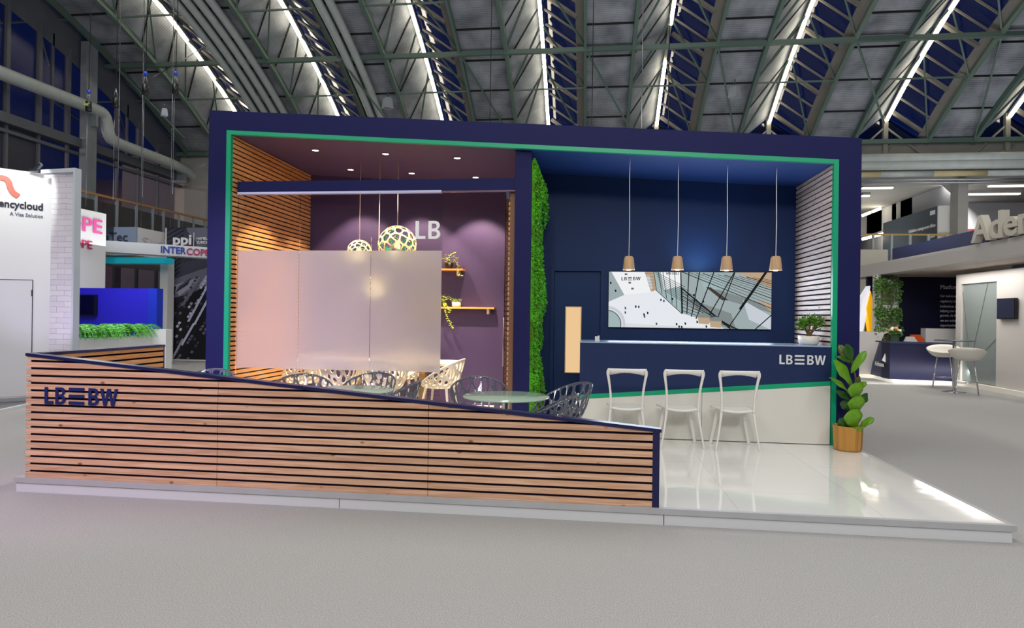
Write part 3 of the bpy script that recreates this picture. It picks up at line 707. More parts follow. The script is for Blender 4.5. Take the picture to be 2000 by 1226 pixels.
# open glass door leaf, edge on
t=thing('glass_door','frameless glass door standing open beside the navy post','door',(-.97,7.6,PZ))
part('door_leaf',MB().box(-1.012,7.58,PZ+.02,-1.002,8.42,zb-.03),GLASS,t)
p=at(993,690,Y=7.63); part('pull_handle',MB().tube([(-1.02,7.66,at(993,620,Y=7.6).z),(-1.02,7.66,at(993,716,Y=7.6).z)],.012,8),STEEL,t)
part('hinge_fitting',MB().box(-1.0,7.56,zb-.11,-.96,7.6,zb-.0),CHROME,t)

# ------------------------------------------------------------------ bar counter
CT=1.222
t=thing('bar_counter','long bar counter, navy above a slanting green stripe, white below','counter',(.0,BF,PZ))
x0,x1=-.093,XR2-.008
def zg(x,top): return (.616-.833)*(2.684-x)/(2.684-.057)+.833-(0 if top else .051)
mb=MB(); mb.slab([(x0,BF+.01,zg(x0,1)),(x1,BF+.01,zg(x1,1)),(x1,BF+.01,CT-.012),(x0,BF+.01,CT-.012)],(0,.03,0)); part('navy_front',mb,mat('counter_navy',(25,42,82),.55,spec=.3,noise=.02,nscale=2),t)
mb=MB(); mb.slab([(x0,BF+.008,zg(x0,0)),(x1,BF+.008,zg(x1,0)),(x1,BF+.008,zg(x1,1)),(x0,BF+.008,zg(x0,1))],(0,.03,0)); part('green_stripe',mb,GREEN,t)
xm=at(1371,800,Y=BF).x
for a_,c_ in ((x0,xm-.002),(xm+.002,x1)):
    mb=MB(); mb.slab([(a_,BF+.01,PZ+.008),(c_,BF+.01,PZ+.008),(c_,BF+.01,zg(c_,0)),(a_,BF+.01,zg(a_,0))],(0,.03,0)); part('white_front_panel',mb,WHITED,t)
part('counter_core',MB().box(x0,BF+.04,PZ,x1,8.0,CT-.015),NAVY,t)
part('worktop',MB().box(x0-.005,BF+.004,CT-.013,x1,8.04,CT),mat('worktop_screenlit',(160,180,208),.22,spec=1,coat=.4),t)  # pale colour carries the screen's light falling on the worktop
logo_parts(t,mat('logo_white',(218,220,222),.5),(2.13,BF+.012,1.010),(1,0,0),(0,0,1),.105,.493,.008)
# sanitiser boxes on the counter
p=at(1162,664,Z=CT); mb=MB(); mb.box(p.x,7.93,CT,p.x+.033,7.98,CT+.047); mb.box(p.x+.034,7.93,CT,p.x+.056,7.99,CT+.055)
tag(mb.build('card_holder',WHITED),'small white card holder on left end of the bar counter','card holder')

# ------------------------------------------------------------------ big screen with plaza picture
a=at(1189.6,530,Y=BR_-.03); b_=at(1505.8,643.2,Y=BR_-.03); TW=b_.x-a.x; TZ0,TZ1=b_.z,a.z-.003; TX=a.x; TH=TZ1-TZ0
t=thing('wall_screen','wide lit wall screen showing a plaza and glass facade from above','screen',(TX,BR_-.04,TZ0))
part('screen_body',MB().box(TX-.004,BR_-.03,TZ0-.004,TX+TW+.004,BR_-.001,TZ1+.004),BLACK,t)
PALS=[(238,242,248),(206,212,220),(248,250,252),(28,34,36),(168,188,190),(134,144,144),(196,168,138),(164,178,180),(70,66,60),(100,110,112),(225,228,232),(60,80,110)]
PM=[emis('screen_%d'%i,c,1.0) for i,c in enumerate(PALS)]
mb=MB(); lay=[0]
def sp(x,y): return (TX+TW*(x-245)/(1830-245), (TZ1-(TH)*((y-(150+(x-245)*.0072))/(534+(x-245)*.0133))))
def spoly(pts,c):
    lay[0]+=1; yy=BR_-.0305-lay[0]*.00002
    poly=[sp(*p) for p in pts]
    for n_,d_ in (((1,0),TX+TW),((-1,0),-TX),((0,1),TZ1),((0,-1),-TZ0)):
        poly=clip(poly,n_,d_)
        if len(poly)<3: return
    mb.add([(p[0],yy,p[1]) for p in poly],[tuple(range(len(poly)))],c)
def sline(a,b,w,c=3):
    dx,dy=b[0]-a[0],b[1]-a[1]; L=math.hypot(dx,dy); nx,ny=-dy/L*w/2,dx/L*w/2
    spoly([(a[0]+nx,a[1]+ny),(b[0]+nx,b[1]+ny),(b[0]-nx,b[1]-ny),(a[0]-nx,a[1]-ny)],c)
spoly([(230,140),(1850,140),(1850,730),(230,730)],0)
spoly([(245,640),(1300,700),(1300,720),(245,720)],10)
spoly([(245,150),(340,150),(400,375),(245,440)],7); spoly([(268,150),(600,150),(665,350),(400,373)],2)
spoly([(600,150),(690,150),(720,330),(665,345)],6); spoly([(612,190),(650,190),(680,300),(668,330)],1)
for i in range(6): sline((600+i*11,170+i*30),(690+i*5,170+i*30),3,9)
spoly([(690,150),(960,150),(970,320),(970,555),(720,335)],4); spoly([(760,150),(950,150),(955,290),(790,330)],2)
spoly([(960,150),(1850,150),(1850,730),(1440,730),(1120,600),(970,555)],7)
spoly([(1240,300),(1850,500),(1850,560),(1400,430)],5); spoly([(1480,150),(1850,150),(1850,330),(1700,250)],6); spoly([(1150,180),(1400,200),(1380,330),(1180,320)],4)
spoly([(1000,400),(1450,560),(1500,730),(1250,640)],5); spoly([(1560,430),(1850,600),(1850,730),(1620,620)],1); spoly([(1700,430),(1850,470),(1850,560)],6)
spoly([(1200,300),(1250,305),(1420,430),(1360,430)],8)
for k_,(p,q) in enumerate((((690,150),(720,335)),((735,150),(775,370)),((780,150),(820,410)),((840,150),(875,460)),((895,150),(920,505)),((955,150),(972,558)))): sline(p,q,6 if k_<5 else 11)
sline((965,310),(975,558),15)
for p,q in (((1035,150),(1020,560)),((1140,150),(1065,590)),((1280,150),(1110,610)),((1480,150),(1200,640)),((1790,150),(1420,700)),((1850,560),(1680,715))): sline(p,q,10)
sline((1480,160),(1320,600),9); sline((1775,160),(1530,520),22)
for i in range(9): sline((700+i*10,150+i*22),(1000+i*40,300+i*42),4)
for i in range(12): sline((960+i*70,150+i*6),(1850,520-i*36+i*i*1.0),7 if i%3==0 else 4)
for i in range(7): sline((965,310+i*36),(1440+i*30,700+i*8),5 if i else 10)
sline((720,335),(972,560),6); sline((965,315),(1450,715),9)
for (cx,cy) in ((1185,590),(1300,625)):
    spoly([(cx-60,cy-15),(cx+60,cy-5),(cx+50,cy+75),(cx-50,cy+65)],6); spoly([(cx-62,cy-20),(cx,cy-36),(cx+62,cy-12),(cx+55,cy+12),(cx-50,cy+5)],5)
for r_,c_ in ((190,1),(165,10),(150,9),(140,4)):
    spoly([(245-20+r_*math.cos(R(a_)),660+r_*.95*math.sin(R(a_))) for a_ in range(-90,91,10)]+[(225,700)],c_)
for (x,y) in ((262,258),(312,335),(412,503),(412,545),(515,488),(545,490),(598,565),(603,585),(634,550),(763,425),(792,435),(876,415),(722,655),(1120,640),(920,660),(945,685),(970,688),(1005,655),(1085,380),(1098,378),(1178,440),(1210,685)):
    spoly([(x-8,y-12),(x+8,y-10),(x+10,y+8),(x-4,y+14)],3 if (x+y)%3 else 11)
for (x,y) in ((415,175),(453,256),(481,314)): spoly([(x-14,y-8),(x+12,y-8),(x+14,y+9),(x-12,y+9)],9)
pic=part('screen_picture',mb,PM,t)
lz=sp(370,235); lw=sp(560,235)[0]-lz[0]
sub('screen_lettering',logo_mb((lz[0],BR_-.0345,lz[1]),(1,0,.02),(0,0,1),TH*32/535,lw,.0005),emis('screen_ink',(22,26,34),.8),pic)
sub('screen_lettering_mirrored',logo_mb((sp(935,165)[0],BR_-.0338,sp(935,180)[1]),(-1,0,0),(0,0,1),TH*22/535,lw*.66,.0005),emis('screen_ink2',(70,78,84),.8),pic)
lamp('screen_light','AREA',(TX+TW/2,BR_-.06,(TZ0+TZ1)/2),44,(.72,.86,1),(TX+TW/2,0,(TZ0+TZ1)/2-.2),TW,TH)
# unseen lamp added for the blue-white glow on the wall above the screen
lamp('screen_wall_glow','SPOT',(1.45,8.30,2.12),15,(.40,.80,1),(1.45,8.72,2.50),spot=R(105),blend=1,radius=.08)

# ------------------------------------------------------------------ bar pendants
SHADE=mat('oak_veneer_shade',(196,160,120),.5,noise=.12,nscale=6,stretch=(6,6,1))
def ceil_hit(px,py):
    Y=8.0
    for _ in range(30):
        p=at(px,py,Y=Y); z=zt2(p.x); Y*= (z-EYE)/(p.z-EYE)
    return at(px,py,Y=Y)
def bar_pendant(loc,ztop_,label,zs):
    t=thing('bar_pendant',label,'pendant lamp',loc,0,'wooden pendant lamps over the bar')
    h=ztop_-loc[2]
    part('cord',MB().tube([(0,0,zs),(0.004,0,zs+h*.3),(-.003,0,zs+h*.7),(0,0,h)],.0045,6),mat('pale_cord',(225,225,235),.5),t,world=False)
    part('shade',MB().lathe([(.006,zs),(.040,zs-.002),(.052,zs-.014),(.056,zs-.03),(.070,.004),(.070,0),(.064,0),(.050,zs-.03),(.01,zs-.02)],n=28),SHADE,t,world=False)
    part('shade_rim',MB().lathe([(.071,.006),(.0715,0),(.064,-.001),(.064,.006)],n=28),mat('pale_rim',(235,215,190),.4),t,world=False)
    part('bulb',MB().lathe([(.001,-.008),(.024,-.004),(.03,.012),(.02,.03),(.004,.034)],n=14),emis('warm_bulb',(255,205,140),30),t,world=False)
    return t
for i,(px,pt,pb,dsc) in enumerate(((1228,308,527,'leftmost of four, over the plaza lettering'),(1323,314,527,'second from left of the four'),(1419,318,528,'third from left of the four'),(1515,322,528,'rightmost of four, nearest the pale slats'))):
    c=ceil_hit(px,pt); Yp=c.y; p=at(px,pb,Y=Yp); zs=at(px,500,Y=Yp).z-p.z
    bar_pendant((p.x,p.y,p.z),c.z,'small wooden bell pendant lamp on pale cord, '+dsc,zs)
    lamp('pendant_light','SPOT',(p.x,p.y,p.z+.005),9,(1,.80,.58),(p.x,p.y,0),spot=R(110),blend=.6,radius=.03)

# ------------------------------------------------------------------ recessed downlights
for i,(px,py,dsc) in enumerate(((616,293,'front row left'),(753,300,'front row middle'),(893,308,'front row right'),(685,331,'back row left'),(804,338,'back row middle'),(929,346,'back row right'))):
    p=ceil_hit(px,py)
    t=thing('downlight','round recessed spotlight glowing in meeting room ceiling, '+dsc,'spotlight',p,0,'recessed ceiling spotlights')
    part('trim_ring',MB().lathe([(.058,0),(.06,-.006),(.045,-.008),(.042,-.002)],n=20),BLACK,t,world=False)
    part('lens',MB().lathe([(.001,-.004),(.042,-.004)],n=20),emis('spot_lens',(255,232,200),12),t,world=False)
    lamp('downlight_beam','SPOT',p-Vector((0,0,.03)),300 if i>2 else 430,(1,.77,.54),(p.x,min(p.y+.25,9.4),0),spot=R(86),blend=.35,radius=.03)

# ------------------------------------------------------------------ coral pendants
def sphere_cells(n,seed):
    rnd=random.Random(seed); P=[]
    for i in range(n):
        z=1-2*(i+.5)/n; a_=i*2.399963; r_=math.sqrt(1-z*z); v=Vector((r_*math.cos(a_),r_*math.sin(a_),z))+Vector((rnd.uniform(-1,1),rnd.uniform(-1,1),rnd.uniform(-1,1)))*.10; P.append(v.normalized())
    return P
def coral(loc,rad,label,cordz,seed,power):
    t=thing('coral_pendant',label,'pendant lamp',loc,0,'openwork globe pendants in the meeting room')
    P=sphere_cells(78,seed); mo=MB()
    for i,p in enumerate(P):
        if p.z<-.86: continue
        ux=p.orthogonal().normalized(); uy=p.cross(ux)
        poly=[(-.6,-.6),(.6,-.6),(.6,.6),(-.6,.6)]
        for j,q in enumerate(P):
            if i==j or p.dot(q)<.5: continue
            nrm=q-p; poly=clip(poly,(nrm.dot(ux),nrm.dot(uy)),-nrm.dot(p))
            if len(poly)<3: break
        if len(poly)<3: continue
        lattice([poly],.032,lambda w,p=p,ux=ux,uy=uy:(p+ux*w[0]+uy*w[1]).normalized()*rad,mo,N=20,rnd_=1)
    o=solid(part('globe_lattice',mo,[mat('bamboo_ply',(232,204,150),.5),mat('coral_green_inside',(0,140,100),.5)],t,world=False),rad*.03,-1); md=o.modifiers[0]; md.material_offset=0
    mo2=MB(); mo2.v=[tuple(Vector(v)*.965) for v in mo.v]; mo2.f=mo.f[:]; mo2.mi=[0]*len(mo.f); mo2.sm=mo.sm[:]
    part('green_lining',mo2,mat('coral_green_inside',(0,140,100),.5),t,world=False,label='green painted inner face')
    part('cord',MB().tube([(0,0,rad*.98),(0,0,cordz-loc[2])],.006,6),mat('pale_cord2',(225,205,190),.5),t,world=False)
    part('bulb',MB().lathe([(.001,-.045),(.035,-.03),(.045,0),(.03,.04),(.012,.08)],(0,0,-.02),14),emis('coral_bulb',(255,205,140),3),t,world=False)
    lamp('coral_bulb_light','POINT',(loc[0],loc[1],loc[2]-.02),power,(1,.72,.42),radius=.05)
p=at(776,478,Y=8.45); coral((p.x,p.y,p.z),.262,'large openwork wooden globe pendant, green inside, beside white LB letters',ceil_hit(776,318).z+.02,1,5)
p=at(702,492,Y=8.55); coral((p.x,p.y,p.z),.172,'small openwork wooden globe pendant half hidden by the film, left one',ceil_hit(702,314).z+.02,2,5)
p=at(739,560,Y=8.5); coral((p.x,p.y,p.z),.172,'lowest globe pendant, glowing dimly behind the frosted film',ceil_hit(739,314).z+.02,3,6)

# ------------------------------------------------------------------ shelves and plants on the back wall
SHELF=mat('oak_shelf',(214,152,78),.5,noise=.08,nscale=8,stretch=(1,8,8))
def shelf(px1,py,lab,kpx):
    p=at(px1,py,Y=9.55); q=at(800,py,Y=9.55); t=thing('wall_shelf',lab,'shelf',(p.x-.5,9.6,p.z),0,'oak shelves on the plum wall')
    part('board',MB().box(q.x,9.5,p.z-.012,p.x,BL,p.z+.014),SHELF,t)
    for k in kpx: c=at(k,py+6,Y=9.52); part('bracket',MB().box(c.x-.018,9.56,p.z-.09,c.x+.018,BL,p.z-.012),mat('peg_white',(225,205,190),.5),t)
    return p.z
zs1=shelf(905,526.5,'upper oak wall shelf with a trailing plant',(893,)); zs2=shelf(966,602,'lower, longer oak wall shelf with white pot',(952,))
LEAFY=mat('yellow_green_leaf',(150,170,50),.5,noise=.3,nscale=30); LEAFG=mat('mid_green_leaf',(96,150,50),.5,noise=.3,nscale=30)
def leafmb(mb,c,d,n,L,w,mi=0):
    d=Vector(d).normalized(); n=Vector(n); s_=d.cross(n)
    s_=s_.normalized() if s_.length>1e-5 else d.orthogonal().normalized(); nn=s_.cross(d)
    c=Vector(c); P=[c,c+d*L*.35+s_*w,c+d*L*.35+nn*w*.25,c+d*L*.35-s_*w,c+d*L*.75+s_*w*.7-nn*L*.08,c+d*L*.75-nn*L*.03,c+d*L*.75-s_*w*.7-nn*L*.08,c+d*L-nn*L*.18]
    mb.add(P,[(0,1,2),(0,2,3),(1,4,5,2),(2,5,6,3),(4,7,5),(5,7,6)],mi,True)
def potted(name,x,y,z,pr,ph,potm,lab,seed,spread,h,trail=(),white=False,nl=70):
    t=thing(name,lab,'potted plant',(x,y,z)); rnd=random.Random(seed)
    part('pot',MB().lathe([(.001,0),(pr*.8,0),(pr*.97,ph*.2),(pr,ph),(pr*.9,ph),(pr*.88,ph*.85),(.001,ph*.85)],n=24),potm,t,world=False)
    mb=MB()
    for i in range(nl):
        a_=rnd.uniform(0,6.28); r_=spread*math.sqrt(rnd.random()); zz=ph+rnd.random()*h*(1-.5*r_/spread)
        leafmb(mb,(r_*math.cos(a_),r_*.7*math.sin(a_),zz),(math.cos(a_),math.sin(a_),rnd.uniform(-.4,.8)),(0,0,1),rnd.uniform(.025,.045),.012)
    part('foliage',mb,LEAFY,t,world=False)
    if trail:
        mb=MB()
        for pts in trail:
            P=smooth([Vector(p) for p in pts],2); mb.tube(P,.003,5)
            for i,p in enumerate(P):
                for _ in range(2): leafmb(mb,p,(rnd.uniform(-1,1),rnd.uniform(-1,.2),rnd.uniform(-.6,.6)),(0,0,1),rnd.uniform(.03,.05),.014)
        part('trailing_stems',mb,LEAFY,t,world=False)
    return t
DPOT=mat('dark_pot',(38,30,26),.5)
p=at(876,526,Y=9.58); potted('ivy_plant',p.x,9.6,zs1+.015,.065,.1,DPOT,'trailing ivy in a dark pot on the upper oak shelf',4,.13,.14,[[(.04,-.03,.1),(.12,-.06,.12),(.16,-.08,.02),(.17,-.1,-.07),(.22,-.1,-.1)],[(-.03,0,.12),(.03,-.02,.22),(.1,-.03,.25)]])
p=at(870,602,Y=9.58); potted('ivy_plant',p.x-.03,9.6,zs2+.015,.06,.09,DPOT,'trailing ivy in a dark pot on lower oak shelf, beside film edge',5,.12,.12,[[(.0,-.04,.09),(.02,-.09,.02),(.05,-.1,-.1),(.11,-.1,-.22),(.16,-.1,-.31)],[(.02,-.05,.08),(.1,-.1,-.03),(.12,-.1,-.08)]])
p=at(891,602,Y=9.58); potted('succulent_pot',p.x,9.6,zs2+.015,.07,.075,mat('cream_pot',(235,225,195),.4),'small green succulent in a round cream pot on lower shelf',6,.065,.06,nl=60)

# ------------------------------------------------------------------ jade plant on the counter
p=at(1580,671,Z=CT); jx=2.36; jy=7.72
q0=at(1559.5,640,Y=jy); q1=at(1600,640,Y=jy); jr=(q1.x-q0.x)/2; jx=(q0.x+q1.x)/2
t=thing('jade_plant','bushy jade plant in a low round white bowl on bar counter','potted plant',(jx,jy,CT))
part('bowl',MB().lathe([(.001,0),(jr*.75,0),(jr*.95,.02),(jr,.05),(jr,.102),(jr*.93,.102),(jr*.9,.09),(.001,.088)],n=36),mat('bowl_white',(222,216,208),.35),t,world=False)
rnd=random.Random(9); st=MB(); fo=MB()
for i in range(13):
    a_=rnd.uniform(0,6.28); e_=Vector((.02+.11*math.cos(a_)*rnd.uniform(.4,1),.08*math.sin(a_),.19+.09*rnd.random()))
    P=smooth([(rnd.uniform(-.03,.03),0,.085),(e_.x*.3,e_.y*.3,.14),e_],2); st.tube(P,[.011-.007*k/(len(P)-1) for k in range(len(P))],6)
    for k in range(34):
        c=e_+Vector((rnd.gauss(0,.035),rnd.gauss(0,.03),rnd.gauss(0.01,.028))); d=(c-Vector((0,0,.16))).normalized()+Vector((rnd.uniform(-.5,.5),rnd.uniform(-.5,.5),rnd.uniform(-.1,.8)))
        leafmb(fo,c,d,(rnd.uniform(-1,1),rnd.uniform(-1,1),1),rnd.uniform(.028,.042),.011)
part('stems',st,mat('jade_stem',(104,84,52),.7),t,world=False); part('foliage',fo,mat('jade_leaf',(92,140,34),.35,noise=.35,nscale=40),t,world=False)

# ------------------------------------------------------------------ fiddle leaf fig in woven basket
bx,by=2.775,7.19
t=thing('fiddle_leaf_fig','fiddle leaf fig in a woven straw basket by right portal foot','potted plant',(bx,by,PZ))
BK=bpy.data.materials.new('woven_straw'); BK.use_nodes=True; nt=BK.node_tree; b=nt.nodes['Principled BSDF']; b.inputs['Roughness'].default_value=.6
uvn=nt.nodes.new('ShaderNodeTexCoord'); sx=nt.nodes.new('ShaderNodeSeparateXYZ'); nt.links.new(uvn.outputs['Object'],sx.inputs[0])
def mth(op,a,b_=None,c=None):
    n=nt.nodes.new('ShaderNodeMath'); n.operation=op
    for i,v in enumerate((a,b_,c)):
        if v is None: continue
        if isinstance(v,(int,float)): n.inputs[i].default_value=v
        else: nt.links.new(v,n.inputs[i])
    return n.outputs[0]
ang=mth('ARCTAN2',sx.outputs[1],sx.outputs[0]); A_=mth('MULTIPLY',ang,11.0/math.pi); Z_=mth('MULTIPLY',sx.outputs[2],26.0)
tri=mth('PINGPONG',A_,1.0); hb=mth('ADD',mth('MULTIPLY',tri,2.2),Z_); st_=mth('FRACT',mth('MULTIPLY',hb,2.0))
cr=nt.nodes.new('ShaderNodeValToRGB'); cr.color_ramp.elements[0].color=s2l((128,80,24))+(1,); cr.color_ramp.elements[1].color=s2l((214,158,74))+(1,); cr.color_ramp.elements[1].position=.55; nt.links.new(st_,cr.inputs[0]); nt.links.new(cr.outputs[0],b.inputs['Base Color'])
bp=nt.nodes.new('ShaderNodeBump'); bp.inputs['Strength'].default_value=.6; bp.inputs['Distance'].default_value=.006; nt.links.new(st_,bp.inputs['Height']); nt.links.new(bp.outputs[0],b.inputs['Normal'])
part('basket',MB().lathe([(.001,0),(.118,0),(.134,.012),(.137,.03),(.148,.258),(.149,.265),(.138,.265),(.134,.24),(.001,.235)],n=48),BK,t,world=False)
def bigleaf(base,tip,w,face,col,cup=.25):
    base=Vector(base); tip=Vector(tip); d=tip-base; L=d.length; dn=d.normalized(); f_=Vector(face); s_=dn.cross(f_).normalized(); n_=s_.cross(dn)
    mb=MB(); NU,NV=12,8; vs=[]
    for i in range(NU+1):
        u=i/NU; wd=w*(math.sin(math.pi*min(1,u**.9))**.55*(.55+.55*u) if 0<u<1 else .0)
        if 0<u<1 and .35<u<.55: wd*=.93
        bend=math.sin(u*math.pi*.9)*L*.12
        for j in range(NV+1):
            v=(j/NV-.5)*2; wav=.009*math.sin(u*11+v*2)*abs(v)
            vs.append(base+dn*u*L+s_*v*wd+n_*(bend*1.0+cup*wd*(v*v)*-1+wav-(.008 if j==NV//2 else 0)))
    fs=[(i*(NV+1)+j,i*(NV+1)+j+1,(i+1)*(NV+1)+j+1,(i+1)*(NV+1)+j) for i in range(NU) for j in range(NV)]
    mb.add(vs,fs,0,True); o=part('leaf',mb,col,t); solid(o,.002)
LF=mat('fig_leaf',(104,156,34),.35,noise=.15,nscale=14); LD=mat('fig_leaf_dark',(44,88,30),.35,noise=.2,nscale=12); LR=mat('fig_leaf_rusty',(92,104,40),.4,noise=.35,nscale=18)
def fp(px,py,dy=0): return at(px,py,Y=by+dy)
part('trunk',MB().tube([(bx,by,PZ+.22),fp(1668,800),fp(1672,740),fp(1663,700),fp(1655,678)],[.012,.011,.01,.008,.006],8),mat('fig_trunk',(96,76,50),.7),t)
part('soil',MB().lathe([(.001,.238),(.135,.238)],n=24),mat('potting_soil',(40,28,20),.9),t,world=False)
Ff=(0,-1,.25)
for base,tip,w,face,col in (
 (fp(1668,832,-.05),fp(1664,800,-.12),.083,Ff,LF),(fp(1672,803,-.04),fp(1672,774,-.12),.075,Ff,LF),(fp(1672,776,-.04),fp(1669,748,-.1),.068,Ff,LF),
 (fp(1660,748,-.02),fp(1628,706,-.12),.066,(.2,-1,.7),LF),(fp(1665,724),fp(1690,687,-.06),.036,(-.5,-1,.3),LF),
 (fp(1655,766),fp(1620,739,-.08),.030,(0,-1,.9),LF),(fp(1660,782,.03),fp(1632,764,0),.035,(0,-1,.8),LD),
 (fp(1682,832,-.03),fp(1706,817,-.1),.034,(0,-1,.9),LF),(fp(1662,704),fp(1652,673,-.02),.05,(.3,-1,.2),LD),(fp(1658,706),fp(1640,674,.02),.034,(-.6,-1,.1),LR),
 (fp(1662,708,-.03),fp(1632,698,-.08),.04,(0,-.6,1),LD),(fp(1665,845,-.02),fp(1640,818,-.02),.06,(-.6,-1,.4),LD),(fp(1680,790,.04),fp(1692,768,.04),.045,(.6,-1,.3),LD),
 (fp(1655,800,.05),fp(1649,782,.05),.05,(-.8,-1,.2),LD),(fp(1678,756,.02),fp(1691,746,-.02),.026,(.3,-1,.6),LF),(fp(1670,752,.02),fp(1678,735,0),.03,(.5,-1,.2),LR),
 (fp(1666,845,-.1),fp(1672,834,-.15),.026,Ff,LF),(fp(1674,845,-.1),fp(1681,834,-.14),.026,Ff,LF)):
    bigleaf(base+(base-tip)*.14,tip+(tip-base)*.06,w*1.42,face,col)

# ------------------------------------------------------------------ white bar chairs
CW=mat('white_cast_plastic',(228,226,220),.35)
def rrbar(mb,pts,ws,ts,up):
    """swept rounded bar of varying width and thickness"""
    P=smooth(pts,2); n=len(P); K=8; k0=len(mb.v); up=Vector(up)
    for i,p in enumerate(P):
        d=(P[min(i+1,n-1)]-P[max(i-1,0)]).normalized(); s_=d.cross(up); s_=s_.normalized() if s_.length>1e-4 else Vector((1,0,0)); n_=s_.cross(d)
        f_=i/(n-1)*(len(ws)-1); a_=int(min(f_,len(ws)-2)); g_=f_-a_; w=ws[a_]*(1-g_)+ws[a_+1]*g_; th=ts[a_]*(1-g_)+ts[a_+1]*g_
        for j in range(K):
            t_=2*math.pi*(j+.5)/K; c_,q_=math.cos(t_),math.sin(t_); c_=math.copysign(abs(c_)**.6,c_); q_=math.copysign(abs(q_)**.6,q_); mb.v.append(tuple(p+s_*c_*w/2+n_*q_*th/2))
    for i in range(n-1):
        for j in range(K): mb.f.append((k0+i*K+j,k0+i*K+(j+1)%K,k0+(i+1)*K+(j+1)%K,k0+(i+1)*K+j)); mb.mi.append(0); mb.sm.append(True)
    mb.f+= [tuple(k0+j for j in range(K))[::-1],tuple(k0+(n-1)*K+j for j in range(K))]; mb.mi+=[0,0]; mb.sm+=[False,False]
    return mb
def bar_chair(loc,rz,label):
    """back towards -y; seat at .44; total .84"""
    t=thing('bar_chair',label,'chair',loc,rz,'white open-backed chairs at the bar')
    zs=.43
    mb=MB(); seat=[]
    N=10
    for i in range(N+1):
        for j in range(N+1):
            u=(i/N-.5)*2; v=j/N; wd=.165+.045*v; seat.append((u*wd,-.15+.36*v,zs-.022*(1-u*u)*(1-v*.6)-.01*v*v+.0))
    fs=[(i*(N+1)+j,(i+1)*(N+1)+j,(i+1)*(N+1)+j+1,i*(N+1)+j+1) for i in range(N) for j in range(N)]
    mb.add(seat,fs,0,True); solid(part('seat',mb,CW,t,world=False),.022,-1)
    for s in (-1,1):
        mb=MB(); rrbar(mb,[(s*.165,-.15,zs-.03),(s*.168,-.16,.56),(s*.19,-.185,.72),(s*.205,-.20,.80),(s*.185,-.208,.835)],[.026,.024,.026,.036,.04],[.03,.024,.022,.024,.02],(0,1,0)); part('upright',mb,CW,t,world=False)
        mb=MB(); rrbar(mb,[(s*.165,-.14,zs-.005),(s*.175,-.15,.32),(s*.205,-.165,.12),(s*.228,-.172,0)],[.034,.024,.019,.018],[.03,.022,.018,.018],(0,1,0)); part('leg',mb,CW,t,world=False)
        mb=MB(); rrbar(mb,[(s*.13,.14,zs-.015),(s*.15,.15,.3),(s*.185,.158,.12),(s*.208,.163,0)],[.06,.042,.036,.034],[.03,.026,.022,.02],(0,1,0)); part('leg',mb,CW,t,world=False)
    mb=MB(); top=[]
    for i in range(13):
        u=i/12*2-1; top+= [(u*.2,-.205-.03*(1-u*u),.84),(u*.192,-.19-.03*(1-u*u),.80+.012*(1-u*u)),(u*.175,-.165-.02*(1-u*u),.775+.028*(1-u*u))]
    fs=[]
    for i in range(12):
        for j in range(2): a_=i*3+j; fs.append((a_,a_+3,a_+4,a_+1))
    mb.add(top,fs,0,True); solid(part('top_rail',mb,CW,t,world=False),.016)
    return t
bc=bar_chair((1.577,7.115,PZ),.04,'white open-backed plastic chair at bar, rightmost of three')
dup(bc,(1.0,7.10,PZ),.07,'white open-backed plastic chair at bar, middle of three')
dup(bc,(.42,7.06,PZ),-.02,'white open-backed plastic chair at bar, leftmost, legs hidden by wooden wall')

# ------------------------------------------------------------------ organic lattice chairs
def shell_map(H,S_,Rb,Rf):
    def fn(p):
        rho=min(1,math.hypot(*p)); th=math.atan2(p[0],-p[1])   # th=0 is the back (-y)
        k=(1+math.cos(th))/2; h=S_+(H-S_)*k**1.0+.012; Rr=Rf+(Rb-Rf)*k
        if rho<.5: r=rho/.5*.19; z=S_-.02*(1-rho/.5)
        else: s_=(rho-.5)/.5; r=.19+(Rr-.19)*s_**.75; z=S_+(h-S_)*s_**1.35
        return Vector((r*math.sin(th),-r*math.cos(th),z))
    return fn
def organic_chair(name,loc,rz,label,group,m_,npts,w,thick,H,seed,legw,legm=None):
    t=thing(name,label,'chair',loc,rz,group); rnd=random.Random(seed)
    fn=shell_map(H,.44,.33,.24)
    bound=[(math.cos(2*math.pi*i/30),math.sin(2*math.pi*i/30)) for i in range(30)]
    pts=[]
    while len(pts)<npts:
        p=(rnd.uniform(-1,1),rnd.uniform(-1,1))
        if math.hypot(*p)<.96 and all(math.dist(p,q)>1.28/math.sqrt(npts) for q in pts): pts.append(p)
        elif rnd.random()<.002: pts.append(p) if math.hypot(*p)<.9 else None
    cells=voronoi(pts,bound)
    mb=lattice(cells,w,fn,N=16); solid(part('seat_shell',mb,m_,t,world=False),thick,0)
    rim=[fn((math.sin(2*math.pi*i/48)*.999,-math.cos(2*math.pi*i/48)*.999)) for i in range(48)]
    part('rim',MB().tube(rim,thick*.75,7,closed=True),m_,t,world=False)
    for sx_ in (-1,1):
        for sy_ in (-1,1):
            mb=MB(); rrbar(mb,[(sx_*.14,sy_*.14,.44),(sx_*.175,sy_*.17,.25),(sx_*.215,sy_*.215,0)],[legw,legw*.8,legw*.6],[legw*.8,legw*.6,legw*.5],(0,1,0)); part('leg',mb,legm or m_,t,world=False)
    return t
ACR=bpy.data.materials.new('smoke_acrylic'); ACR.use_nodes=True; nt=ACR.node_tree; b=nt.nodes['Principled BSDF']
b.inputs['Base Color'].default_value=(.22,.24,.30,1); b.inputs['Roughness'].default_value=.05; b.inputs['Transmission Weight'].default_value=.6; b.inputs['IOR'].default_value=1.45; b.inputs['Specular IOR Level'].default_value=.7
AG='smoky transparent lattice chairs around the glass tables'
TZ=.835
t1=(-.68,5.31); t2=(-2.08,5.45)
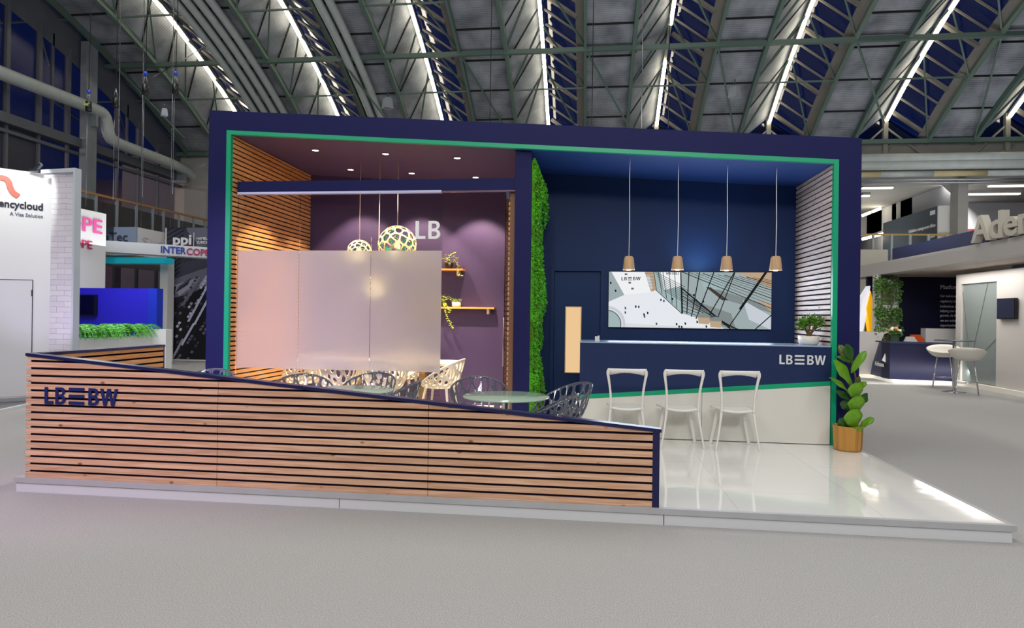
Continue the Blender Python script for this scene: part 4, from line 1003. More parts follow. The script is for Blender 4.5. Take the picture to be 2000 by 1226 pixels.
oc=organic_chair('lattice_chair',(-1.0,6.1,PZ),R(0),'',AG,ACR,84,.0125,.008,.76,11,.022)
oc.rotation_euler=(0,0,R(180+14)); oc['label']='smoky see-through lattice chair behind the right glass table, beside the navy post'
pos=at(948,737,Z=PZ+.76); oc.location=(pos.x,pos.y-.33,PZ)
def cpos(px,py,dx,dy): p=at(px,py,Z=PZ+.76); return (p.x+dx,p.y+dy,PZ)
# rz: chair's back is at local -y
def ch(px,py,ang,lab):
    """px,py = highest rim point in the photograph; ang = direction of the back, degrees from +y clockwise"""
    p=at(px,py,Z=PZ+.765); d=Vector((math.sin(R(ang)),math.cos(R(ang)),0)); loc=p-d*.33
    return dup(oc,(loc.x,loc.y,PZ),R(180-ang),lab)
ch(1150,748,62,'smoky see-through lattice chair right of the right glass table, its rim highest at right')
c6=ch(1098,768,128,'smoky see-through lattice chair nearest the wooden wall, overlapping the right glass table')
c6.location=(-.40,5.15,PZ); c6.rotation_euler=(0,0,R(180-98))
ch(742,728,8,'smoky see-through lattice chair behind right side of the left glass table')
ch(590,731,-28,'smoky see-through lattice chair behind left side of the left glass table')
ch(823,744,84,'smoky see-through lattice chair seen from the side between the two glass tables')
ch(425,721,-5,'smoky see-through lattice chair leftmost, in front of the portal foot')
# round glass tables
GT=bpy.data.materials.new('green_glass_top'); GT.use_nodes=True; nt=GT.node_tree; b=nt.nodes['Principled BSDF']; b.inputs['Base Color'].default_value=s2l((176,200,178))+(1,); b.inputs['Roughness'].default_value=.08; b.inputs['Alpha'].default_value=.72; b.inputs['Specular IOR Level'].default_value=.8
t=thing('round_table','round green-tinted glass table, right one, beside the navy post','table',(t1[0],t1[1],PZ),0,'round glass tables on the terrace')
h=TZ-PZ
part('table_top',MB().lathe([(.001,h-.012),(.36,h-.012),(.365,h-.006),(.36,h),(.001,h)],n=64),GT,t,world=False)
part('column',MB().lathe([(.03,.02),(.03,h-.03),(.09,h-.013),(.001,h-.013)],n=20),CHROME,t,world=False)
part('base',MB().lathe([(.001,.0),(.22,.0),(.22,.008),(.05,.022),(.03,.03)],n=32),CHROME,t,world=False)
dup(t,(t2[0],t2[1],PZ),.3,'round green-tinted glass table, left one, partly hidden by wooden wall')
# meeting room furniture
CREAM=mat('cream_plastic',(245,238,220),.4)
WG='white lattice chairs in the meeting room'
wc=organic_chair('lattice_armchair',(0,0,PZ),0,'white lattice chair at right end of meeting table, back to the right',WG,CREAM,84,.027,.015,.80,5,.045)
p=at(913,701,Z=PZ+.81); wc.location=(p.x-.36,p.y-.04,PZ); wc.rotation_euler=(0,0,R(180-96))
p0=wc.location.copy()
tx1=at(887,703,Y=8.45).x; tx0=tx1-1.75
t=thing('meeting_table','white rectangular meeting table mostly behind frosted film','table',(tx1-.9,8.5,PZ))
part('table_top',MB().box(tx0,8.1,PZ+.72,tx1,8.85,PZ+.75),mat('table_cream',(242,226,204),.35),t)
xc=at(826,740,Y=8.45).x
for xx in (xc,tx0+.45): part('pedestal',MB().box(xx-.045,8.4,PZ+.02,xx+.045,8.5,PZ+.72),mat('brass_ped',(178,150,100),.35,metal=.7),t); 
for xx in (xc,tx0+.45): part('foot_plate',MB().box(xx-.2,8.2,PZ,xx+.2,8.7,PZ+.02),mat('brass_ped',(178,150,100)),t)
dup(wc,(xc-.38,8.0,PZ),R(180-178),'white lattice chair with its back to the glass, left of the pedestal')
dup(wc,(xc-1.0,7.98,PZ),R(5),'white lattice chair with its back to the glass, seen below film centre')
dup(wc,(tx0-.35,8.35,PZ),R(60),'white lattice chair at left end of meeting table, by the orange slats')
dup(wc,(xc-.5,9.2,PZ),R(175),'white lattice chair on far side of meeting table')

# ------------------------------------------------------------------ left neighbour stand: white wall with round logo
LX=[at(-60,320,Z=3.72),at(102,341,Z=3.72)]
OCW=mat('oc_white_wall',(222,222,224),.55)
t=thing('logo_wall','white stand wall at far left with coral logo, wordmark and flush door','wall',(LX[1].x,LX[1].y,0))
u1=(LX[1]-LX[0]); u1.z=0; u1.normalize(); nrm=Vector((u1.y,-u1.x,0))
A=LX[1]-u1*3.0
part('wall_panel',MB().slab([(A.x,A.y,.1),(LX[1].x,LX[1].y,.1),(LX[1].x,LX[1].y,3.72),(A.x,A.y,3.72)],-nrm*.1),OCW,t)
def ow(px,py,off=.0):
    """point on the logo wall plane"""
    d=RT*((px-1000)/F)-UP*((py-613)/F)+FW; o_=Vector((0,0,EYE)); k=(LX[1]+nrm*off-o_).dot(nrm)/d.dot(nrm); return o_+d*k
a=ow(-30,545); b_=ow(64,546.5); c=ow(64,776); 
mb=MB(); z_=b_.z
dl=[Vector((a.x,a.y,.12)),Vector((b_.x,b_.y,.12)),Vector((b_.x,b_.y,z_)),Vector((a.x,a.y,z_))]
part('door_leaf',MB().slab([p+nrm*.002 for p in dl],nrm*.006),mat('oc_door',(214,214,218),.5),t)
hz=ow(62,566); part('hinge',MB().bar(hz+nrm*.012,hz+nrm*.012-Vector((0,0,.1)),.014),STEEL,t)
gap=MB(); gap.bar(Vector((b_.x,b_.y,.12))+nrm*.009,b_+nrm*.009,.008); gap.bar(a+nrm*.009,b_+nrm*.009,.008); part('door_gap',gap,DGREY,t)
# logo squiggle
sq=smooth([ow(0,347,.02),ow(8,347,.02),ow(17,353,.02),ow(20,366,.02),ow(25,376,.02),ow(36,383,.02)],2)
mb=MB(); 
W2=.08
for i in range(len(sq)-1):
    d=(sq[i+1]-sq[i]).normalized(); s_=d.cross(nrm)*W2/2; d2=(sq[min(i+2,len(sq)-1)]-sq[i+1]); s2=(d2.normalized() if d2.length>1e-6 else d).cross(nrm)*W2/2
    mb.slab([sq[i]-s_,sq[i+1]-s2,sq[i+1]+s2,sq[i]+s_],-nrm*.012)
p=ow(0,380,.02); mb.slab([p-u1*.1-Vector((0,0,.03)),p+u1*.0-Vector((0,0,.03)),p+Vector((0,0,.04)),p-u1*.1+Vector((0,0,.04))],-nrm*.012)
part('coral_emblem',mb,mat('coral_red',(240,106,90),.5),t)
e_=ow(83.5,411,.005); s0=ow(0,403,.005); 
wl=(e_-ow(-26,402,.005)).length
part('wordmark',text_mb('opencycloud',Vector((e_.x,e_.y,e_.z))-u1*wl*1.0,u1,(0,0,1),.112,wl,.01,.025),mat('wordmark_navy',(26,26,54),.5),t)
e2=ow(83.5,426,.005); wl2=(e2-ow(19,420.5,.005)).length
part('tagline',text_mb('A Visa Solution',e2-u1*wl2,u1,(0,0,1),.056,wl2,.008,0),mat('tagline_blue',(70,80,120),.5),t)
mb=MB(); c=ow(69,332,.2); mb.bar(c,c+Vector((.1,0,.1)),.05); mb.bar(c-Vector((.1,0,0)),c+Vector((.05,0,.0)),.04); part('clip_lamp',mb,STEEL,t)
lamp('logo_spot','SPOT',ow(40,340,1.0)+Vector((0,0,.4)),55,(.96,1,.95),ow(26,392),spot=R(78),blend=.25,radius=.05)
lamp('logo_wall_violet','SPOT',ow(60,500,1.6)+Vector((0,0,-1.2)),26,(.72,.62,1),ow(110,560),spot=R(80),blend=.8,radius=.1)
# brick panel with frame
BRK=bpy.data.materials.new('whitewashed_brick'); BRK.use_nodes=True; nt=BRK.node_tree; b=nt.nodes['Principled BSDF']; b.inputs['Roughness'].default_value=.8
tc=nt.nodes.new('ShaderNodeTexCoord'); mp=nt.nodes.new('ShaderNodeMapping'); mp.inputs['Rotation'].default_value=(R(90),0,0)
br=nt.nodes.new('ShaderNodeTexBrick'); br.inputs['Scale'].default_value=1; br.inputs['Brick Width'].default_value=.26; br.inputs['Row Height'].default_value=.083; br.inputs['Mortar Size'].default_value=.0022; br.inputs['Mortar Smooth'].default_value=.6
br.inputs['Color1'].default_value=s2l((224,220,226))+(1,); br.inputs['Color2'].default_value=s2l((214,208,218))+(1,); br.inputs['Mortar'].default_value=s2l((110,96,120))+(1,)
nz=nt.nodes.new('ShaderNodeTexNoise'); nz.inputs['Scale'].default_value=9; ad=nt.nodes.new('ShaderNodeMix'); ad.data_type='VECTOR'; ad.inputs[0].default_value=.03
nt.links.new(tc.outputs['Object'],mp.inputs[0]); nt.links.new(tc.outputs['Object'],nz.inputs[0]); nt.links.new(mp.outputs[0],ad.inputs[4]); nt.links.new(nz.outputs['Color'],ad.inputs[5]); nt.links.new(ad.outputs[1],br.inputs['Vector']); nt.links.new(br.outputs['Color'],b.inputs['Base Color'])
f0=at(101,339,Y=9.1); f1=at(143.5,338,Y=9.1); p0b=at(143,337,Y=9.0); g1=at(147,327.5,Y=9.0); g2=at(163,331.5,X=g1.x+.02)
t=thing('brick_column','white framed stand column clad in whitewashed brick, far left','column',(f0.x,9.3,0))
part('brick_panel',MB().box(f0.x,9.1,.1,f1.x+.03,9.14,f1.z),BRK,t)
part('frame_post',MB().box(p0b.x,9.0,.02,g1.x,9.125,g1.z),mat('stand_frame_white',(196,204,212),.4),t)
g0=at(72,333,Y=9.02)
part('frame_header',MB().slab([(g0.x,9.09,f1.z+.0),(p0b.x,9.0,f1.z+.0),(p0b.x,9.0,g1.z),(g0.x,9.09,g1.z)],(0,.1,0)),mat('stand_frame_white',(196,204,212)),t)
# raised dark floor of that stand
fa=at(-60,818,Z=.0); fb=at(60,792,Z=0); 
t=thing('stand_floor','grey floor edge of the white stand at far left','platform',(fb.x,fb.y,0))
part('floor_slab',MB().slab([fa,fb,Vector((fb.x+.4,fb.y+1.2,0)),Vector((fa.x-2,fa.y+2.2,0))],(0,0,.03)),mat('stand_grey_floor',(120,122,124),.6),t)
part('edge_strip',MB().bar(fa+Vector((0,0,.02)),fb+Vector((0,0,.02)),.05,.045),WHITE,t)

# ------------------------------------------------------------------ next stand: blue lounge, white gateway, planter with ferns
WH2=mat('gate_white',(216,216,214),.5)
t=thing('gateway_frame','white gateway of neighbouring stand with blue and red wordmark on beam','frame',(-12,17,0))
def tower(px0,px1,py0a,py0b,py1,X,mb):
    a=at(px0,py0a,X=X); b_=at(px1,py0b,X=X); mb.slab([(X,a.y,py1),(X,b_.y,py1),(X,b_.y,b_.z),(X,a.y,b_.z)],(-.6,0,0)); return a,b_
# tall white block at its left
XT=-11.2
mb=MB(); a,b_=tower(150,207.5,407,417.7,.0,XT,mb); part('tall_block',mb,WH2,t)
zt_=b_.z
# beam
A=at(150,496,Z=3.0); B=at(430,504,Z=3.0); A2=at(208,469.5,X=0,Z=None,Y=A.y) 
bm0=at(205,491.5,Y=14.7); bm1=at(404,502.3,Y=16.3); ht=at(205,469.3,Y=14.7).z-bm0.z; ht1=at(404,482.7,Y=16.3).z-bm1.z
uu=(Vector((bm1.x,bm1.y,0))-Vector((bm0.x,bm0.y,0))).normalized(); ext=Vector((bm1.x,bm1.y,0))+uu*1.0; st_=Vector((bm0.x,bm0.y,0))-uu*.05
zb0=bm0.z; zb1=bm0.z+ht
nn=Vector((-uu.y,uu.x,0))
part('beam',MB().slab([(st_.x,st_.y,zb0),(ext.x,ext.y,zb0),(ext.x,ext.y,zb1),(st_.x,st_.y,zb1)],nn*.5),mat('beam_white',(205,210,214),.5),t)
def bw(px,py,off=.01):
    d=RT*((px-1000)/F)-UP*((py-613)/F)+FW; o_=Vector((0,0,EYE)); q=Vector((bm0.x,bm0.y,0))-nn*off; k=(q-o_).dot(nn)/d.dot(nn); return o_+d*k
a=bw(314,493); b_=bw(364,497); c=bw(406,500); hgt=(bw(314,480)-a).length*1.0
part('wordmark_blue',text_mb('INTER',a,uu,(0,0,1),hgt,(b_-a).length*.98,.02,.02),mat('word_blue',(30,60,160),.5),t,label='blue letters INTER')
part('wordmark_red',text_mb('COPE',b_,uu,(0,0,1),hgt,(c-b_).length*1.06,.02,.02),mat('word_red',(170,50,90),.5),t,label='dark red letters COPE')
def side_word(pxr,pbase,ptop,sx,m_,nm):
    yE=at(pxr,pbase,X=XT).y; z_=at(pxr,pbase,X=XT).z; h_=at(pxr,ptop,X=XT).z-z_
    mbx=text_mb('INTERCOPE',(0,0,0),(0,1,0),(0,0,1),h_,None,.02,.012); ymax=max(v[1] for v in mbx.v)
    vs=[(v[0]+XT+.02,(v[1]-ymax)*sx+yE,v[2]+z_) for v in mbx.v]; y0_=at(152,450,X=XT).y
    mbk=MB(); keep=[f for f in mbx.f if min(vs[i][1] for i in f)>y0_]; idx=sorted({i for f in keep for i in f}); mp_={i:k for k,i in enumerate(idx)}; mbk.add([vs[i] for i in idx],[tuple(mp_[i] for i in f) for f in keep]); part(nm,mbk,m_,t)
side_word(197,457,430,1.32,mat('word_pink',(226,90,160),.5),'pink_letters')
side_word(177.5,486,471,1.25,mat('word_red',(170,50,90)),'red_letters')
q=at(310,700,Y=17.5); q2=at(325,700,Y=17.5); part('gate_post',MB().box(q.x,17.5,0,q2.x,17.8,zb0+.1),WH2,t)
# ppi picture wall
a=at(326,444.8,Y=17.9); b_=at(420,702.5,Y=17.9)
t=thing('skyscraper_poster','tall black and white skyscraper photo panel with white lettering','poster',(a.x,17.9,0))
part('panel_board',MB().box(a.x-.05,17.9,b_.z-.05,b_.x,18.1,a.z),WH2,t)
px_=[(30,30,40),(62,62,78),(104,104,120),(150,150,168),(190,192,214),(20,20,26)]
PM2=[mat('poster_%d'%i,c,.5) for i,c in enumerate(px_)]
mb=MB(); lay2=[0]
def pp_(x,y): 
    q=at(x,y,Y=17.9); return (q.x,q.z)
def ppoly(pts,c):
    lay2[0]+=1; poly=[pp_(*p) for p in pts]
    for n_,d_ in (((1,0),b_.x),((-1,0),-a.x),((0,1),a.z),((0,-1),-b_.z)):
        poly=clip(poly,n_,d_)
        if len(poly)<3: return
    mb.add([(p[0],17.895-lay2[0]*.0001,p[1]) for p in poly],[tuple(range(len(poly)))],c)
ppoly([(320,440),(425,440),(425,710),(320,710)],0)
ppoly([(362,440),(425,440),(425,560),(326,585),(326,545),(390,520)],2); ppoly([(330,560),(425,530),(425,548),(326,578)],3)
ppoly([(326,446),(362,446),(385,475),(360,530),(326,520)],1)
ppoly([(326,470),(425,500),(410,520),(340,545),(326,545)],1)
for i in range(12): ppoly([(326,450+i*9),(362-i,430+i*9),(363-i,432+i*9),(326,452.5+i*9)],5)
for i in range(16): ppoly([(326+i*6.5,520-i*1.5),(345+i*6.5,492-i*1.5),(346.5+i*6.5,492-i*1.5),(328+i*6.5,520-i*1.5)],5)
ppoly([(345,566),(368,554),(372,562),(350,578)],3); ppoly([(326,566),(344,558),(342,575),(326,586)],0)
for i in range(8): ppoly([(344+i*3,570-i*2),(352+i*3,556-i*2),(353+i*3,556-i*2),(345.5+i*3,571-i*2)],5)
ppoly([(326,600),(425,545),(425,710),(326,710)],5)
rnd=random.Random(12)
for i in range(9):
    for j in range(22):
        u=i*11+rnd.uniform(0,1); v=j*6.2; x=326+v*.62+u*.2-10; y=690-v*1.02+u*1.15-40
        if rnd.random()<.55: c_=rnd.choice([1,1,0,2]) if not (i in (2,) or (i==3 and j%5<3)) else rnd.choice([3,4,4]); ppoly([(x,y),(x+3.1,y-4.4),(x+7.2,y-2.3),(x+4,y+2.4)],c_)
for i in range(10): ppoly([(352+i*6.4,598-i*9.2+ (i%2)*1),(357+i*6.4,590-i*9.2),(366+i*6.4,587-i*9.2),(361+i*6.4,596-i*9.2)],2)
for i in range(9):
    ppoly([(366+i*4.6,628-i*8.6),(370+i*4.6,621-i*8.6),(375.5+i*4.6,619-i*8.6),(371+i*4.6,628-i*8.6)],4); ppoly([(378+i*4.6,634-i*8.6),(382+i*4.6,626-i*8.6),(388+i*4.6,623-i*8.6),(383+i*4.6,634-i*8.6)],4)
for i in range(7): ppoly([(354+i*3.4,672-i*6),(358+i*3.4,666-i*6),(361.5+i*3.4,668-i*6),(357.5+i*3.4,675-i*6)],4); ppoly([(335+i*3,700-i*5.6),(339+i*3,694-i*5.6),(342.5+i*3,696-i*5.6),(338.5+i*3,702-i*5.6)],3)
part('photo_print',mb,PM2,t)
PWm=mat('poster_white',(235,235,240),.5)
q=at(338,477,Y=17.88); q2=at(374,478,Y=17.88)
part('logo_lettering',text_mb('ppi',(q.x,17.88,q.z),(1,0,0),(0,0,1),.30,q2.x-q.x,.01,.03),PWm,t)
q=at(384,468,Y=17.88); part('city_lettering',text_mb('HAMBURG',(q.x,17.88,q.z),(1,0,0),(0,0,1),.075,None,.01,.01),PWm,t)
q=at(384,475.5,Y=17.88); part('city_lettering',text_mb('ZURICH',(q.x,17.88,q.z),(1,0,0),(0,0,1),.075,None,.01,.01),PWm,t)
q=at(378.5,481,Y=17.88); part('divider_line',MB().box(q.x-.008,17.87,q.z,q.x+.008,17.88,q.z+.42),PWm,t)
# hanging cube sign
t=thing('hanging_sign_cube','suspended cube sign with grey and white faces above neighbouring stand','sign',(-11,17,4))
c0=at(208,442,Y=16.9); c1=at(266,443,Y=16.9); zb_=at(266,478,Y=16.9).z; sx1=at(322,455,X=c1.x).y
part('grey_face',MB().box(c0.x-.1,16.9,zb_-.3,c1.x,16.96,c1.z),mat('sign_bluegrey',(140,158,184),.5),t)
part('white_face',MB().slab([(c1.x,16.96,zb_-.3),(c1.x,min(sx1,24.5),zb_-.3),(c1.x,min(sx1,24.5),c1.z),(c1.x,16.96,c1.z)],(-.06,0,0)),mat('sign_face_white',(214,210,212),.5),t)
q=at(190,471,Y=16.88); q2=at(249,470,Y=16.88); mbl=text_mb('unTec',(q.x,16.885,q.z),(1,0,0),(0,0,1),.26,q2.x-q.x,.01,.01)
part('grey_lettering',mbl,mat('sign_dark_letters',(60,66,84),.5),t)
q=at(277,474,X=c1.x); part('faint_lettering',text_mb('SunTec',(c1.x+.01,q.y,q.z-.05),(0,1,0),(0,0,1),.24,2.0,.01,0),mat('faint_letters',(196,196,204),.5),t)
for px in (229,275,333):
    q=at(px,440,Y=17.2); part('suspension_cable',MB().tube([(q.x,17.2,q.z-.1),(q.x,17.2,zc(17.2)-1)],.012,5),STEEL,t)
# teal canopy
t=thing('teal_canopy','teal edged canopy under the hanging cube sign','canopy',(-12,18.5,2.7))
a=at(200,513,Y=16.9); b_=at(318,513,Y=16.9); zt_=at(250,502,Y=16.9).z
part('canopy_fascia',MB().box(a.x,16.98,a.z,b_.x,17.4,zt_),mat('teal_glow',(20,160,180),.5,emit=(20,150,170),es=.35),t)
# blue lounge wall and screen
BLU=mat('royal_blue_wall',(34,28,176),.55)
a=at(150,562,Y=12.6); b_=at(296,562,Y=12.6); 
t=thing('blue_lounge_wall','royal blue lounge wall behind the fern planter','wall',(a.x,12.6,0))
part('wall_panel',MB().box(a.x-.6,12.6,0,b_.x,12.7,a.z),BLU,t)
c=at(310,563,X=b_.x+.4); part('end_panel',MB().box(b_.x,12.5,0,b_.x+.2,12.7,a.z),mat('blue_end',(20,44,170),.5),t)
a=at(163,575,Y=12.5); b2=at(184,616,Y=12.5)
t=thing('blue_wall_screen','dark switched-off screen on the royal blue wall','screen',(a.x,12.5,1.5)); part('screen_body',MB().box(a.x-.3,12.51,b2.z,b2.x,12.598,a.z),BLACK,t); part('screen_glass',MB().box(a.x-.28,12.5,b2.z+.02,b2.x-.02,12.51,a.z-.02),mat('blue_dark_glass',(8,8,40),.15),t)
lamp('blue_wash','AREA',(-10,11.6,2.6),9,(.25,.2,1),(-10,12.6,1.3),2.5,.3)
lamp('blue_floor_wash','SPOT',(-8.5,12.5,3.5),160,(.3,.28,1),(-7.2,10.0,0),spot=R(70),blend=.8)
# planter
t=thing('fern_planter','long white planter box behind the slatted return wall','planter',(-8.9,11,0))
pa=at(155,661,Z=1.0); pb=at(296,655,Z=1.0); 
ud=(pb-pa).normalized(); un=Vector((ud.y,-ud.x,0))
part('planter_box',MB().slab([(pa.x,pa.y,0),(pb.x,pb.y,0),(pb.x,pb.y,1.0),(pa.x,pa.y,1.0)],-un*.5),WH2,t)
q=at(297,643,Z=1.08); part('planter_upstand',MB().box(pb.x-.35,pb.y,0,pb.x+.32,pb.y+.2,1.13),WH2,t)
FERN=mat('fern_green',(84,170,48),.5,noise=.3,nscale=12)
for i in range(7):
    f_=(i+.5)/7; c=pa.lerp(pb,f_)-un*.2; rnd=random.Random(30+i)
    mb=MB()
    for k in range(60):
        a_=rnd.uniform(0,6.28); L=rnd.uniform(.36,.62); d=Vector((math.cos(a_),math.sin(a_),0)); P=[Vector((0,0,0))+d*L*u*.9+Vector((0,0,L*(1.7*u-1.75*u*u)+rnd.uniform(-.01,.01))) for u in (0,.2,.4,.6,.8,1)]
        s_=d.cross(Vector((0,0,1)))
        for j in range(5):
            for q in (0,.5):
                p=P[j].lerp(P[j+1],q); w=.05*math.sin(math.pi*min(1,(j+q+.6)/5.8))
                dd=(P[j+1]-P[j]).normalized()
                for sg in (-1,1): mb.add([p-dd*.008,p+dd*.012,p+s_*sg*w+dd*.02],[(0,1,2)])
        mb.tube(P,.003,3,caps=False)
    o=mb.build('fern',FERN); o.location=(c.x,c.y,1.0); tag(o,'bushy green fern in white planter, %s from left'%order[i],'fern','ferns in the white planter')

# ------------------------------------------------------------------ hoists and cables under the roof, left
MO=[(284,150,175,'black chain hoist with blue ball, second from right'),(343,150,174,'black chain hoist hanging rightmost, nearest first light strip'),(173,185,208,'black chain hoist with lime letters in front of big white pipe'),(226,175,200,'small black hoist between lettered hoist and roof rib')]
for i,(px,pt,pc,lab) in enumerate(MO):
    Yh=12.5+i*.4; c=at(px,pc,Y=Yh); t=thing('chain_hoist',lab,'hoist',c,0,'chain hoists under the roof')
    part('motor_drum',MB().tube([(0,0,-.11),(0,0,.11)],.065,14),BLACK,t,world=False)
    part('sling',MB().tube([(-.05,0,.1),(0,0,.34)],.008,5).tube([(.05,0,.1),(0,0,.34)],.008,5),STEEL,t,world=False)
    if i!=3: part('ball_clutch',MB().lathe([(.001,.30),(.03,.31),(.045,.345),(.03,.38),(.001,.39)],n=12),mat('hoist_blue',(30,70,190),.4),t,world=False)
    part('cable',MB().tube([(0,0,.38),(.05,0,4.2)],.008,5),BLACK,t,world=False)
    part('load_cable',MB().tube([(-.03,0,-.1),(-.03,0,-2.3)],.004,5),STEEL,t,world=False)
    if i==2: part('lettering',text_mb('MIX',(-.055,-.067,-.0),(1,0,0),(0,0,1),.05,.11,.003,.02),mat('lime',(210,230,40),.5),t,world=False)
for (px,py,lab) in ((757,200,'small grey housing lamp on roof above the portal, left one'),(1435,178,'small grey housing lamp on roof above the bar'),(321,218,'grey flood lamp with red clamps left of the portal')):
    c=at(px,py,Y=19.5 if px>400 else 14); r_=.2 if px>400 else .1
    t=thing('roof_floodlight',lab,'lamp',c); part('housing',MB().lathe([(r_,-r_*1.0),(r_*.75,r_*.6),(r_*.4,r_*.8)],n=4,cap=True,sm=False),GREYP,t,world=False); part('hook',MB().tube([(0,0,r_*.8),(0,0,r_*1.8)],.02,5),DGREY,t,world=False)
for i,((x0,y0),(x1,y1),lab) in enumerate((((625+0,0),(625,0),''),((400,90),(300,150),'slack steel cable crossing beneath first light strip'),((1156,60),(1156,245),'thin black hoist chain hanging above the bar, left one'),((1254,0),(1253,250),'thin pale steel wire hanging above the bar'),((1305,45),(1305,250),'thin black hoist chain hanging under fifth light strip'),((948,70),(957,240),'thin hanging chain with red hook above the moss post'))):
    if not lab: continue
    a=at(x0,y0,Y=17); b_=at(x1,y1,Y=17)
    if 'slack' not in lab: a.z=zc(17)-DROP; a.x=b_.x
    tag(MB().tube([a,a.lerp(b_,.5)+Vector((0,0,-.03)),b_],.012,5).build('hanging_cable',STEEL if 'steel' in lab else BLACK),lab,'cable')

# ------------------------------------------------------------------ right neighbour stand
AX=7.75
ANV=mat('stand_navy',(48,54,92),.5); ANVD=mat('stand_navy_dark',(18,20,60),.5); AWH=mat('stand_offwhite',(196,192,190),.5)
t=thing('fascia_canopy','navy and white fascia canopy with raised wordmark on right stand','canopy',(AX,15,3))
def ax(px,py,X=AX): return at(px,py,X=X)
y0=ax(1683,520).y+1; y1=ax(2040,450).y
zf0=ax(1900,488).z; zf1=ax(1900,471).z
zA=ax(1683,518.5).z; zB=ax(1683,541).z
part('white_fascia',MB().box(AX,y1,zB,AX+.3,y0,zA),AWH,t); part('soffit',MB().box(AX+.301,y1,zB,AX+4,y0,zB+.05),mat('soffit_taupe',(190,178,170),.6),t)
zN=ax(1735,487).z; yN=ax(1735,487).y
part('navy_upstand',MB().box(AX+.1,y1,zA,AX+.2,yN,zN+.02),ANV,t)
p0_=ax(1912,466,AX+.02); p1_=ax(1995,452,AX+.02)
Lt=p0_.y-ax(2050,440,AX).y
WA=p0_.y-ax(2090,440,AX).y; w_of=lambda q: (lambda m_: max(v[0] for v in m_.v))(text_mb(q,(0,0,0),(1,0,0),(0,0,1),.5,None,.1,.02)) if q else 0
tot=w_of('Adenza'); pos_=0
for i,c_ in enumerate('Adenza'):
    end=w_of('Adenza'[:i+1]); own=text_mb(c_,(0,0,0),(1,0,0),(0,0,1),.5,None,.1,.02); xm_=max(v[0] for v in own.v); off=(end-xm_)*WA/tot
    mbl=text_mb(c_,(0,0,0),(0,-1,0),(0,0,1),.5,None,.14,.02); mbl.v=[(v[0]+AX+.02,v[1]*WA/tot+p0_.y-off,v[2]+zA+.03) for v in mbl.v]
    part('raised_letter',mbl,mat('letter_ivory',(196,190,178),.5),t)
# gallery parapet block
a=at(1670,487,Y=24.9); b_=at(1734,516,Y=24.9); tag(MB().box(a.x,24.9,0,b_.x,25.05,a.z).build('gallery_parapet',mat('parapet_cream',(206,200,184),.7)),'cream parapet panel below right gallery railing','parapet')
# back walls of the stand
AY=17.9
t=thing('stand_back_wall','dark navy stand wall with white paragraph text on right stand','wall',(11,AY,0))
part('wall_panel',MB().box(AX+.1,AY+1.2,.08,16,AY+1.3,zB),ANVD,t)
def ay(px,py,Y=AY+1.18): return at(px,py,Y=Y)
Yt=AY+1.18; mbl=None
lines=[('Platform',564,6.5,1873),('Our end-to-end tr',580,4.2,1878),('regulatory compli',590,4.2,1878),('institutions to co',600,4.2,1878),('helping you op ar',609,4.2,1878),('growth. At Adenz',618,4.2,1878),('we are solving to',628,4.2,1878),('opportunities for',637,4.2,1878)]
for s_,py,h_,xe in lines:
    q=ay(1836,py); mbl=text_mb(s_,(q.x,Yt,q.z),(1,0,0),(0,0,1),h_/F*Yt*1.1,None if s_=='Platform' else ay(1878,py).x-q.x,.01,.01,mbl)
part('paragraph_text',mbl,mat('text_white',(235,235,240),.5),t)
# cabin with frosted door
t=thing('white_cabin','white walled cabin with grey glass sliding door on right stand','cabin',(9.8,15,0))
CX=8.85; cx_=CX; c0=ax(1866,540,CX); c1=ax(2060,520,CX); zt_=ax(1866,537,CX).z
d0=ax(1876,555,CX); d1=ax(1945,549,CX); zdt=d0.z
mb=MB(); X_=cx_+.02
mb.box(X_,d0.y,.1,X_+.1,c0.y,zt_); mb.box(X_,d1.y,zdt,X_+.1,d0.y,zt_); mb.box(X_,c1.y,.1,X_+.1,d1.y,zt_); mb.box(X_+.101,c0.y-.1,.1,X_+3,c0.y,zt_)
part('cabin_wall',mb,mat('cabin_white',(204,200,196),.5),t)
part('sliding_door',MB().box(X_+.04,d1.y,.12,X_+.06,d0.y,zdt),mat('grey_green_glass',(136,146,144),.25),t)
rodm=MB()
for p_,q_ in (((1879,560),(1893,690)),((1929,553),(1899,690)),((1945,662),(1918,690))): rodm.bar(ax(*p_,X_+.03),ax(*q_,X_+.03),.007)
part('door_lines',rodm,mat('door_line_taupe',(120,112,104),.5),t)
part('upper_panel',MB().box(X_+.3,c1.y,zt_,X_+.4,ax(1945,530,CX).y,zB-.01),mat('blue_grey_panel',(110,122,156),.5),t)
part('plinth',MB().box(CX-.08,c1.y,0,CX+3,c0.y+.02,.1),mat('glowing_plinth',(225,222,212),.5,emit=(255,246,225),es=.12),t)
# cabin tv
t=thing('cabin_screen','small black wall screen on the white cabin at right edge','screen',(8.8,14.5,1.8))
a=ax(1945,583,CX-.08); b_=ax(1980,623,CX-.08)
part('screen_body',MB().box(CX-.06,b_.y,b_.z,CX+.0,a.y,a.z),BLACK,t); part('screen_glass',MB().box(CX-.065,b_.y+.02,b_.z+.02,CX-.06,a.y-.02,a.z-.02),mat('dark_screen_blue',(36,40,64),.1),t); part('mount',MB().box(CX,b_.y+.2,b_.z+.15,CX+.03,a.y-.2,a.z-.15),DGREY,t)
